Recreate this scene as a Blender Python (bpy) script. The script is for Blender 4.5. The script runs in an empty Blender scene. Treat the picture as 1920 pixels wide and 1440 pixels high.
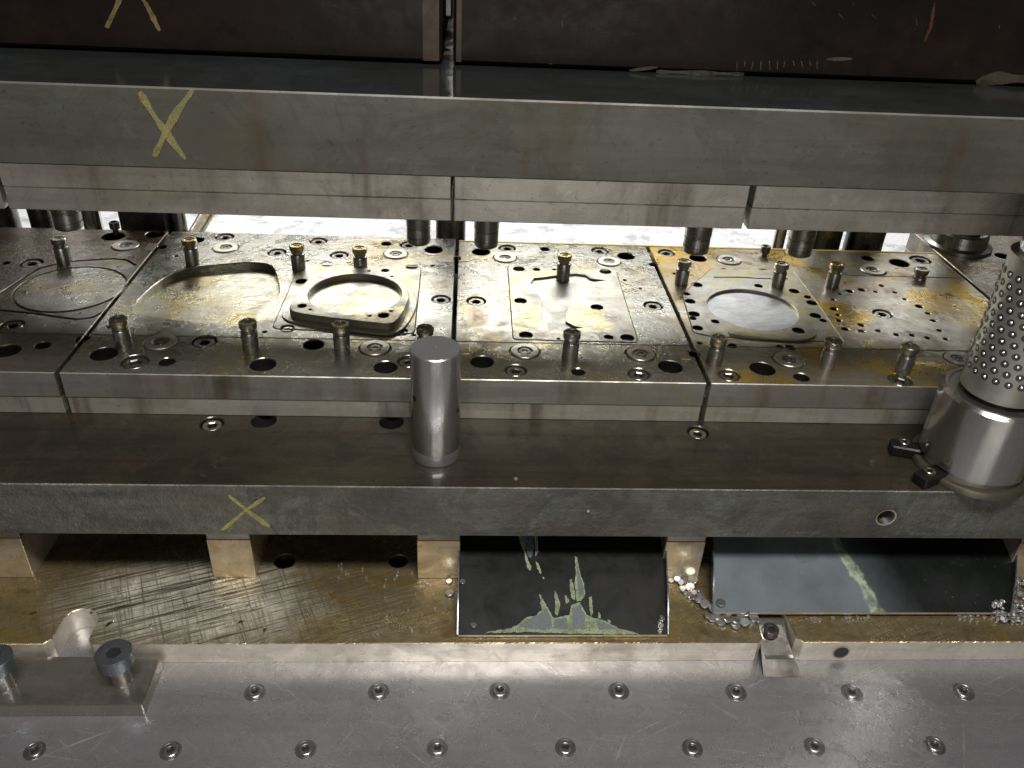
import bpy, math, random
from mathutils import Vector, Matrix
from mathutils.geometry import delaunay_2d_cdt
random.seed(7)
S = bpy.context.scene
COL = S.collection
D2R = math.radians

# ------------------------------------------------------------------ camera
CAMZ = 0.6
F = 1564.0; CX, CY = 960.0, 720.0
RX = Vector((0.99816167, -0.01594327, -0.05847305))   # world axes seen from the lens
RY = Vector((-0.04092263, 0.53435897, -0.84426644))
RZ = Vector((0.04470596, 0.84510727, 0.5327242))
cd = bpy.data.cameras.new('camera'); cam = bpy.data.objects.new('camera', cd); COL.objects.link(cam)
cd.sensor_width = 36.0; cd.lens = 36.0 * F / 1920.0
cd.clip_start = 0.02; cd.clip_end = 60
cam.matrix_world = Matrix(((RX[0], RX[1], RX[2], 0), (RY[0], RY[1], RY[2], 0), (RZ[0], RZ[1], RZ[2], CAMZ), (0, 0, 0, 1)))
S.camera = cam

def at(px, py, z=None, y=None):
    """point where the sight line through a photo pixel meets a real horizontal or upright plane"""
    d = Vector((px - CX, CY - py, -F))
    w = Vector((RX.dot(d), RY.dot(d), RZ.dot(d)))
    t = (z - CAMZ) / w.z if z is not None else y / w.y
    return Vector((t * w.x, t * w.y, CAMZ + t * w.z))

def depth(p):
    c = Vector((p[0], p[1], p[2] - CAMZ))
    return -(RX[2] * c.x + RY[2] * c.y + RZ[2] * c.z)

def px_r(p, n):           # n photo pixels at point p, in metres
    return n * depth(p) / F

# ------------------------------------------------------------------ light
W = bpy.data.worlds.new('World'); S.world = W; W.use_nodes = True
bg = W.node_tree.nodes['Background']
bg.inputs[0].default_value = (0.95, 0.95, 0.92, 1); bg.inputs[1].default_value = 0.06

def area(name, loc, target, sx, sy, power, col=(1, 1, 1)):
    l = bpy.data.lights.new(name, 'AREA'); l.shape = 'RECTANGLE'; l.size = sx; l.size_y = sy
    l.energy = power; l.color = col
    o = bpy.data.objects.new(name, l); COL.objects.link(o)
    o.location = loc
    o.rotation_euler = (Vector(target) - Vector(loc)).to_track_quat('-Z', 'Y').to_euler()
    return o
area('shop_ceiling_lamp', (0.20, -0.12, 1.95), (0.1, 0.78, -0.2), 1.2, 0.35, 80, (1.0, 0.975, 0.955))
area('front_fill_light', (0.15, -1.5, 0.30), (0.1, 0.95, 0.15), 1.6, 0.35, 11, (1.0, 0.95, 0.88))  # unseen low fill added to brighten the upper blocks from the front
area('rear_glare_light', (-0.12, 2.6, 0.98), (0.0, 1.3, 0.0), 1.3, 0.22, 16, (1.0, 0.97, 0.88))  # unseen light added behind the die in place of a bright wall
area('rear_floor_lamp', (0.2, 3.1, 1.5), (0.2, 2.9, -0.6), 4.2, 0.8, 95, (0.98, 0.99, 1.0))
S.view_settings.view_transform = 'Standard'; S.view_settings.look = 'None'
S.view_settings.exposure = 0.0; S.view_settings.gamma = 1.0

# ------------------------------------------------------------------ materials
class NT:
    def __init__(s, name):
        s.m = bpy.data.materials.new(name); s.m.use_nodes = True
        s.t = s.m.node_tree; s.b = s.t.nodes['Principled BSDF']
        s.pos = s.t.nodes.new('ShaderNodeNewGeometry').outputs['Position']
    def n(s, typ, **kw):
        o = s.t.nodes.new(typ)
        for k, v in kw.items(): setattr(o, k, v)
        return o
    def link(s, a, b): s.t.links.new(a, b)
    def val(s, sock, v):
        if hasattr(v, 'is_output') or isinstance(v, bpy.types.NodeSocket): s.link(v, sock)
        else: sock.default_value = v
    def mapped(s, scale=(1, 1, 1), rot=(0, 0, 0), loc=(0, 0, 0)):
        mp = s.n('ShaderNodeMapping'); s.link(s.pos, mp.inputs[0])
        mp.inputs['Scale'].default_value = scale; mp.inputs['Rotation'].default_value = rot; mp.inputs['Location'].default_value = loc
        return mp.outputs[0]
    def turned(s, ang, scale, loc=(0, 0, 0)):
        a = s.n('ShaderNodeMapping'); s.link(s.pos, a.inputs[0]); a.inputs['Rotation'].default_value = (0, 0, -ang)
        b = s.n('ShaderNodeMapping'); s.link(a.outputs[0], b.inputs[0]); b.inputs['Scale'].default_value = scale; b.inputs['Location'].default_value = loc
        return b.outputs[0]
    def noise(s, scale, detail=4, rough=0.6, vec=None, dist=0.0):
        o = s.n('ShaderNodeTexNoise'); s.link(vec or s.pos, o.inputs['Vector'])
        o.inputs['Scale'].default_value = scale; o.inputs['Detail'].default_value = detail
        o.inputs['Roughness'].default_value = rough; o.inputs['Distortion'].default_value = dist
        return o.outputs['Fac']
    def ramp(s, fac, a, b, lo=0.0, hi=1.0):
        o = s.n('ShaderNodeMapRange'); s.link(fac, o.inputs[0])
        o.inputs[1].default_value = a; o.inputs[2].default_value = b; o.inputs[3].default_value = lo; o.inputs[4].default_value = hi
        return o.outputs[0]
    def mix(s, fac, a, b):
        o = s.n('ShaderNodeMix', data_type='RGBA')
        s.val(o.inputs[0], fac)
        for sock, v in ((o.inputs[6], a), (o.inputs[7], b)):
            if isinstance(v, tuple): sock.default_value = (*v, 1)
            else: s.link(v, sock)
        return o.outputs[2]
    def math(s, op, a, b=0.0):
        o = s.n('ShaderNodeMath', operation=op); s.val(o.inputs[0], a); s.val(o.inputs[1], b)
        return o.outputs[0]
    def voro(s, scale, feature='F1', vec=None, rnd=1.0):
        o = s.n('ShaderNodeTexVoronoi', feature=feature); s.link(vec or s.pos, o.inputs['Vector'])
        o.inputs['Scale'].default_value = scale; o.inputs['Randomness'].default_value = rnd
        return o.outputs['Distance']
    def bump(s, h, strength, dist=0.001, normal=None):
        o = s.n('ShaderNodeBump'); o.inputs['Strength'].default_value = strength; o.inputs['Distance'].default_value = dist
        s.link(h, o.inputs['Height'])
        if normal: s.link(normal, o.inputs['Normal'])
        return o.outputs[0]

def steel(name, c1, c2, rough=(0.25, 0.5), metal=0.8, rust=0.0, rustcol=(0.10, 0.045, 0.018), rscale=9, oil=0.0,
          oilcol=(0.30, 0.23, 0.05), oscale=7, coat=0.0, drops=0.0, dents=0.0, brush=None, grime=0.3, scr=0.0, wave=0.0, streak=0.0, seed=0, var=0.6, cross=None):
    N = NT(name); b = N.b; sh = (seed * 1.37, seed * 0.71, seed * 2.1); P = N.mapped(loc=sh)
    big = N.noise(5, 5, 0.6, P, 0.4); mid = N.noise(38, 5, 0.65, P); fine = N.noise(420, 3, 0.6, P)
    col = N.mix(N.ramp(big, 0.35, 0.65), c1, c2)
    col = N.mix(N.ramp(mid, 0.45, 0.75, 0, grime), col, tuple(v * 0.35 for v in c1))
    smear = N.noise(1.0, 5, 0.7, N.mapped((4, 46, 46), (0, 0, 0.06), sh), 0.6)
    patch = N.noise(11, 9, 0.72, P, 1.1)
    if var:
        col = N.mix(N.math('MULTIPLY', N.ramp(smear, 0.44, 0.66), 0.55 * var), col, tuple(v * 0.45 for v in c2))
        col = N.mix(N.math('MULTIPLY', N.ramp(patch, 0.50, 0.54), 0.45 * var), col, tuple(v * 0.50 for v in c2))
        col = N.mix(N.math('MULTIPLY', N.ramp(N.noise(150, 3, 0.7, P), 0.62, 0.72), 0.8 * var), col, tuple(v * 0.22 for v in c2))
        col = N.mix(N.math('MULTIPLY', N.ramp(N.noise(24, 8, 0.75, N.mapped(loc=(sh[0] + 5, 1, 2)), 0.4), 0.60, 0.66), 0.4 * var), col, tuple(min(1, v * 1.5) for v in c1))
    if oil:
        om = N.math('MULTIPLY', N.ramp(N.noise(oscale, 6, 0.58, P, 1.6), 0.49, 0.61), N.ramp(N.noise(oscale * 6, 3, 0.5, P, 0.6), 0.36, 0.50, 0.35, 1.0))
        om = N.math('MULTIPLY', om, oil); col = N.mix(om, col, oilcol)
    if rust:
        rm = N.math('MULTIPLY', N.ramp(N.noise(rscale, 8, 0.7, P, 0.8), 0.50, 0.66), N.ramp(mid, 0.3, 0.6, 0.3, 1.0))
        rm = N.math('MULTIPLY', rm, rust); col = N.mix(rm, col, rustcol)
    if streak:
        sv = N.mapped((26, 26, 1.6), loc=sh); sm = N.math('MULTIPLY', N.ramp(N.noise(1.0, 5, 0.6, sv), 0.52, 0.70), N.ramp(big, 0.40, 0.62))
        col = N.mix(N.math('MULTIPLY', sm, streak), col, (0.062, 0.043, 0.024))
    r = N.ramp(mid, 0.3, 0.7, rough[0], rough[1])
    r = N.math('ADD', r, N.ramp(patch, 0.46, 0.56, -0.05 * var, 0.09 * var))
    if rust: r = N.math('ADD', r, N.math('MULTIPLY', rm, 0.25))
    if oil: r = N.math('SUBTRACT', r, N.math('MULTIPLY', om, 0.10))
    nrm = N.bump(fine, 0.12, 0.0006)
    if dents: nrm = N.bump(N.noise(60, 6, 0.75, P), dents, 0.004, nrm)
    if cross:
        (cx_, cy_, rad) = cross
        dv = N.n('ShaderNodeVectorMath', operation='DISTANCE'); N.link(N.mapped((1, 1.9, 0), loc=(0, 0, 0)), dv.inputs[0]); dv.inputs[1].default_value = (cx_, cy_ * 1.9, 0)
        cm = N.ramp(N.math('ADD', dv.outputs['Value'], N.math('MULTIPLY', N.noise(12, 5, 0.7), 0.16)), rad * 1.25, rad * 0.75)
        l1 = N.ramp(N.noise(1.0, 3, 0.75, N.turned(D2R(20), (9, 330, 1))), 0.45, 0.60)
        l2 = N.ramp(N.noise(1.0, 3, 0.75, N.turned(D2R(-66), (11, 330, 1))), 0.50, 0.66)
        ll = N.math('MAXIMUM', l1, N.math('MULTIPLY', l2, 0.8))
        glow_base = N.mix(ll, (0.85, 0.80, 0.66), (0.13, 0.11, 0.06))  # scratches over a pale base that holds the lamp's glow in its colour
        col = N.mix(N.math('MULTIPLY', cm, 1.0), col, glow_base)
        nrm = N.bump(ll, 0.35, 0.0008, nrm)
    if brush:
        sc, ang, st = brush
        bv = N.turned(ang, sc); bf = N.noise(1.0, 4, 0.7, bv)
        nrm = N.bump(bf, st, 0.0012, nrm); col = N.mix(N.ramp(bf, 0.45, 0.7, 0, 0.35), col, tuple(v * 0.3 for v in c1))
    if scr:
        for k, (ang, d) in enumerate(((0.45, 7), (-0.15, 9), (1.1, 5), (-0.7, 8))):
            v1 = N.turned(ang, (d, 600, 1), (k * 3.3, k, 0)); s1 = N.noise(1.0, 1, 0.5, v1)
            line = N.ramp(s1, 0.70, 0.745)
            v2 = N.math('MULTIPLY', line, N.ramp(N.noise(14 + k * 5, 2, 0.5, N.mapped(loc=(k, 2 * k, 0))), 0.5, 0.6))
            col = N.mix(N.math('MULTIPLY', v2, scr), col, (0.75, 0.74, 0.72))
    b.inputs['Metallic'].default_value = metal
    N.link(col, b.inputs['Base Color']); N.link(r, b.inputs['Roughness'])
    N.link(nrm, b.inputs['Normal'])
    if coat:
        b.inputs['Coat Weight'].default_value = coat; b.inputs['Coat Roughness'].default_value = 0.06; b.inputs['Coat IOR'].default_value = 1.47
        h = N.noise(55, 4, 0.6, P, 0.5)
        cn = N.bump(h, 0.10 + wave * 0.5, 0.003)
        if drops:
            dmask = N.ramp(N.noise(9, 5, 0.65, P), 0.42, 0.56, 0.15, 1.0)
            vd = N.math('MULTIPLY', N.ramp(N.voro(150, vec=P), 0.0, 0.42, 1, 0), dmask)
            rp_ = N.math('MULTIPLY', N.noise(170, 2, 0.5, P, 0.8), dmask)
            cn = N.bump(vd, drops, 0.0022, cn)
            cn = N.bump(rp_, min(1, drops), 0.0028, cn)
            nrm2 = N.bump(rp_, min(1, drops * 0.5), 0.0009, nrm); N.link(nrm2, N.b.inputs['Normal'])
        N.link(cn, b.inputs['Coat Normal'])
    return N.m

M = {}
M['die'] = steel('oily_die_steel', (0.36, 0.36, 0.325), (0.27, 0.26, 0.21), (0.20, 0.38), 0.88, rust=0.6, rustcol=(0.12, 0.065, 0.025), rscale=7, oil=0.55, oilcol=(0.30, 0.235, 0.07), coat=0.6, drops=0.9, dents=0.10, wave=0.2)
M['dieyellow'] = steel('yellow_stained_die_steel', (0.36, 0.34, 0.28), (0.33, 0.27, 0.16), (0.26, 0.46), 0.8, rust=0.5, rustcol=(0.20, 0.09, 0.03), rscale=6, oil=1.0, oilcol=(0.46, 0.30, 0.03), oscale=4.5, coat=0.7, drops=0.5, dents=0.08, wave=0.2, seed=3)
M['diedark'] = steel('dark_oily_die_steel', (0.22, 0.205, 0.175), (0.15, 0.12, 0.08), (0.25, 0.5), 0.8, rust=0.7, rustcol=(0.10, 0.05, 0.018), oil=0.5, oilcol=(0.22, 0.15, 0.03), coat=0.7, drops=0.7, seed=5)
M['insert'] = steel('bright_insert_steel', (0.40, 0.39, 0.35), (0.33, 0.31, 0.25), (0.36, 0.5), 0.7, rust=0.25, oil=0.6, oilcol=(0.42, 0.36, 0.10), coat=0.5, drops=0.3, wave=0.1, seed=2)
M['pocket'] = steel('machined_pocket_steel', (0.42, 0.40, 0.34), (0.33, 0.30, 0.20), (0.25, 0.42), 0.85, rust=0.35, oil=0.7, coat=0.7, drops=1.0, brush=((10, 520, 100), D2R(-4), 0.5), seed=4)
M['rusty'] = steel('rusty_puddle_steel', (0.27, 0.25, 0.20), (0.22, 0.18, 0.10), (0.30, 0.5), 0.8, rust=0.9, rustcol=(0.22, 0.12, 0.03), rscale=14, oil=0.6, coat=0.4, drops=0.3, wave=0.4, seed=6)
M['bright'] = steel('polished_slug_steel', (0.60, 0.60, 0.60), (0.42, 0.42, 0.41), (0.22, 0.4), 0.9, grime=0.5, seed=7, var=0.2)
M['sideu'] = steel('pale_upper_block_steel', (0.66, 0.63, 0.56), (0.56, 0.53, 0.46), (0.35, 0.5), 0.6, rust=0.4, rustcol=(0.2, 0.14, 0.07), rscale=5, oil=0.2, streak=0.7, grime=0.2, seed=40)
M['side'] = steel('ground_plate_steel', (0.30, 0.30, 0.28), (0.24, 0.23, 0.20), (0.38, 0.55), 0.75, rust=0.35, rscale=5, oil=0.25, streak=0.8, seed=8)
M['sidel'] = steel('pale_ground_steel', (0.50, 0.48, 0.43), (0.42, 0.40, 0.34), (0.35, 0.5), 0.75, rust=0.35, rscale=6, oil=0.2, streak=0.9, seed=9)
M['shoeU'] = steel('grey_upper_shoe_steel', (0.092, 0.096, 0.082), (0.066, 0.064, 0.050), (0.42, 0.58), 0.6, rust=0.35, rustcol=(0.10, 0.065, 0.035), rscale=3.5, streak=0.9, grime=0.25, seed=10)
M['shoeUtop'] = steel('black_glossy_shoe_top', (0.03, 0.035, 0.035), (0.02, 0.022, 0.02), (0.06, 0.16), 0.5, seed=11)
M['shoeL'] = steel('brown_stained_shoe_steel', (0.055, 0.050, 0.034), (0.034, 0.027, 0.018), (0.32, 0.5), 0.65, rust=0.6, rustcol=(0.055, 0.032, 0.018), rscale=17, oil=0.15, oilcol=(0.09, 0.075, 0.04), coat=0.3, dents=0.25, seed=12, var=1.0)
M['shoeLf'] = steel('pitted_shoe_face_steel', (0.150, 0.158, 0.14), (0.085, 0.085, 0.074), (0.34, 0.5), 0.65, rust=0.5, rustcol=(0.10, 0.075, 0.05), rscale=13, oil=0.15, oilcol=(0.2, 0.18, 0.13), coat=0.25, dents=0.8, grime=0.5, seed=13, var=1.0)
M['riser'] = steel('pale_riser_steel', (0.58, 0.52, 0.42), (0.48, 0.40, 0.28), (0.28, 0.45), 0.7, rust=0.7, rustcol=(0.26, 0.15, 0.05), rscale=17, oil=0.6, oilcol=(0.45, 0.33, 0.12), oscale=14, coat=0.4, dents=0.15, seed=14)
M['bolster'] = steel('oil_browned_bolster_steel', (0.26, 0.20, 0.095), (0.30, 0.25, 0.14), (0.20, 0.4), 0.75, rust=1.0, rustcol=(0.085, 0.055, 0.022), rscale=22, oil=0.6, oilcol=(0.30, 0.20, 0.06), oscale=8, coat=0.5, drops=0.35, wave=0.3, grime=0.7, seed=15, var=0.9, cross=(-0.355, 0.79, 0.22))
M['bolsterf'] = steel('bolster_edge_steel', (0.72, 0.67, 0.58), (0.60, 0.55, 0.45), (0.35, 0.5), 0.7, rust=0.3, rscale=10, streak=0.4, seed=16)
M['bed'] = steel('scuffed_bed_steel', (0.50, 0.495, 0.51), (0.43, 0.425, 0.44), (0.20, 0.31), 0.85, rust=0.06, grime=0.25, dents=0.16, scr=0.8, coat=0.2, drops=0.07, seed=17, var=0.35)
M['cyl'] = steel('satin_round_bar_steel', (0.60, 0.59, 0.58), (0.52, 0.51, 0.50), (0.16, 0.28), 0.92, grime=0.12, brush=((260, 260, 4), 0, 0.10), seed=18, var=0.2)
M['cyltop'] = steel('grey_bar_end_steel', (0.13, 0.13, 0.13), (0.11, 0.11, 0.11), (0.5, 0.6), 0.4, grime=0.15, seed=19, var=0.2)
M['pin'] = steel('hardened_pin_steel', (0.40, 0.39, 0.36), (0.30, 0.29, 0.26), (0.2, 0.38), 0.9, rust=0.2, coat=0.4, seed=20)
M['pinhead'] = steel('brassy_lifter_head_steel', (0.44, 0.42, 0.36), (0.36, 0.34, 0.28), (0.2, 0.36), 0.9, oil=0.5, oilcol=(0.5, 0.38, 0.08), oscale=30, coat=0.6, seed=21, var=0.2)
M['screw'] = steel('socket_screw_steel', (0.24, 0.23, 0.21), (0.16, 0.15, 0.13), (0.2, 0.4), 0.9, oil=0.3, coat=0.6, drops=0.3, seed=22)
M['button'] = steel('pale_retainer_steel', (0.55, 0.53, 0.48), (0.46, 0.43, 0.35), (0.3, 0.45), 0.85, rust=0.25, rscale=20, coat=0.4, seed=23)
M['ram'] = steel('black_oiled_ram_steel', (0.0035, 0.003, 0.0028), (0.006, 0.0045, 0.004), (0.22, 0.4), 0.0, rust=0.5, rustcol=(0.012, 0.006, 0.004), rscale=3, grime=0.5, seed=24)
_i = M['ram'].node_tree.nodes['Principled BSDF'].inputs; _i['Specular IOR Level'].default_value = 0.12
M['ramedge'] = steel('brown_ram_edge_steel', (0.045, 0.032, 0.024), (0.03, 0.024, 0.018), (0.4, 0.6), 0.5, rust=0.5, seed=25)
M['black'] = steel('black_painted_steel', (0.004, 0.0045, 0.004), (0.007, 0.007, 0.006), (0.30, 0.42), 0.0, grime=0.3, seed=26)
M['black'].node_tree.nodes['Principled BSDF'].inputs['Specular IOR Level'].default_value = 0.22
M['blk2'] = steel('blued_bolt_steel', (0.17, 0.19, 0.21), (0.12, 0.135, 0.15), (0.16, 0.28), 0.8, seed=27)
M['cage'] = steel('aluminium_ball_cage', (0.42, 0.42, 0.40), (0.34, 0.34, 0.31), (0.32, 0.46), 0.85, oil=0.2, grime=0.2, coat=0.3, seed=28, var=0.2)
M['post'] = steel('polished_post_steel', (0.58, 0.57, 0.55), (0.52, 0.51, 0.48), (0.10, 0.22), 0.97, grime=0.2, seed=29, var=0.2)
M['disc'] = steel('flat_grey_slug_sheet', (0.52, 0.52, 0.52), (0.44, 0.44, 0.44), (0.38, 0.5), 0.65, grime=0.3, scr=0.3, brush=((30, 160, 1), 0.3, 0.2), seed=50, var=0.5)
M['darkpost'] = steel('dark_rear_post_steel', (0.13, 0.13, 0.125), (0.09, 0.09, 0.085), (0.2, 0.36), 0.9, seed=30)
M['plate3'] = steel('bright_clamp_block_steel', (0.42, 0.39, 0.35), (0.36, 0.33, 0.29), (0.16, 0.26), 0.9, grime=0.1, seed=31)
M['socket'] = steel('dark_socket_recess', (0.07, 0.07, 0.065), (0.07, 0.07, 0.065), (0.3, 0.5), 0.7, seed=51, var=0.2)  # ball sockets and threaded hole: recess shade put into a dark colour
M['bedscrew'] = steel('worn_bed_screw_steel', (0.36, 0.35, 0.36), (0.26, 0.25, 0.26), (0.2, 0.35), 0.9, seed=52)
M['flat'] = steel('plain_recess_steel', (0.38, 0.38, 0.35), (0.31, 0.30, 0.27), (0.36, 0.48), 0.75, coat=0.3, drops=0.1, seed=53, var=0.4)
M['bronze'] = steel('bronze_cage_ring', (0.16, 0.145, 0.11), (0.11, 0.10, 0.075), (0.3, 0.45), 0.8, seed=32)

def simple(name, col, rough=0.6, metal=0.0):
    N = NT(name); N.b.inputs['Roughness'].default_value = rough; N.b.inputs['Metallic'].default_value = metal
    N.link(N.mix(N.ramp(N.noise(30, 5), 0.3, 0.7), col, tuple(v * 0.75 for v in col)), N.b.inputs['Base Color'])
    return N.m
M['dark'] = simple('deep_dark_hole', (0.022, 0.021, 0.018), 0.4, 0.3)  # shade inside holes and bores put into the colour
M['yellow'] = simple('backlit_oil_yellow', (0.75, 0.52, 0.08), 0.5)

def chalk(name, col, op):
    N = NT(name); N.b.inputs['Roughness'].default_value = 0.9
    N.b.inputs['Base Color'].default_value = (*col, 1)
    a = N.math('MULTIPLY', N.ramp(N.noise(700, 3, 0.7), 0.36, 0.60, 0.45, 1.0), N.ramp(N.noise(60, 5, 0.7), 0.38, 0.55, op * 0.6, op)); N.link(a, N.b.inputs['Alpha'])
    return N.m
M['chalk'] = chalk('yellow_paint_stick', (0.25, 0.22, 0.07), 0.62)
M['chalklow'] = chalk('thin_yellow_paint_stick', (0.33, 0.29, 0.08), 0.85)
M['chalkdim'] = chalk('faded_yellow_paint_stick', (0.22, 0.17, 0.06), 0.5)
M['chalkw'] = chalk('pale_scrawl', (0.16, 0.145, 0.11), 0.25)
M['chalkr'] = chalk('red_scrawl', (0.12, 0.025, 0.012), 0.4)
M['rubbed'] = chalk('rubbed_bare_patch', (0.10, 0.09, 0.065), 0.3)

def floor_mat():
    N = NT('white_workshop_floor'); v = N.noise(9, 8, 0.75, None, 0.0)
    c = N.mix(N.ramp(v, 0.50, 0.60), (0.80, 0.80, 0.79), (0.48, 0.48, 0.47))
    c = N.mix(N.ramp(N.noise(70, 4, 0.7), 0.5, 0.7, 0, 0.35), c, (0.4, 0.4, 0.38))
    N.link(c, N.b.inputs['Base Color']); N.b.inputs['Roughness'].default_value = 0.7
    return N.m
M['floor'] = floor_mat()

def worn_chute():
    N = NT('half_worn_black_chute_paint')
    sep = N.n('ShaderNodeSeparateXYZ'); N.link(N.pos, sep.inputs[0])
    x = N.math('ADD', sep.outputs[0], N.math('MULTIPLY', N.math('SUBTRACT', N.noise(30, 6, 0.7), 0.5), 0.03))
    x = N.math('SUBTRACT', x, N.math('MULTIPLY', N.math('SUBTRACT', 0.85, sep.outputs[1]), 0.35))
    xs = 0.527
    dark = N.math('ADD', N.ramp(x, xs, xs + 0.008, 0, 0.6), N.ramp(x, xs + 0.01, xs + 0.07, 0, 0.4)); st = N.math('MULTIPLY', N.ramp(x, xs - 0.004, xs), N.ramp(x, xs + 0.015, xs + 0.009))
    c = N.mix(dark, N.mix(N.ramp(N.noise(9, 5), 0.3, 0.7), (0.055, 0.066, 0.072), (0.10, 0.118, 0.126)), (0.004, 0.005, 0.0045))
    c = N.mix(N.math('MULTIPLY', st, N.ramp(N.noise(50, 6, 0.7), 0.42, 0.58, 0.15, 0.9)), c, (0.24, 0.29, 0.19))
    c = N.mix(N.ramp(N.noise(250, 2), 0.70, 0.76, 0, 0.2), c, (0.3, 0.32, 0.3))
    N.link(c, N.b.inputs['Base Color']); N.b.inputs['Metallic'].default_value = 0.0
    N.link(N.ramp(N.noise(20, 5), 0.3, 0.7, 0.24, 0.42), N.b.inputs['Roughness']); N.b.inputs['Specular IOR Level'].default_value = 0.3
    return N.m
M['chute2'] = worn_chute()
M['peelg'] = chalk('pale_green_primer', (0.24, 0.28, 0.17), 0.9)
M['peelb'] = chalk('bare_bluish_metal', (0.11, 0.125, 0.135), 0.95)

def scratched_bolster():
    return steel('cross_ground_bolster_steel', (0.50, 0.47, 0.38), (0.40, 0.36, 0.25), (0.24, 0.4), 0.85, rust=0.6, rustcol=(0.13, 0.08, 0.025), rscale=8, oil=0.7, oilcol=(0.34, 0.25, 0.07), coat=0.5, drops=0.2, grime=0.5, seed=33)

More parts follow.
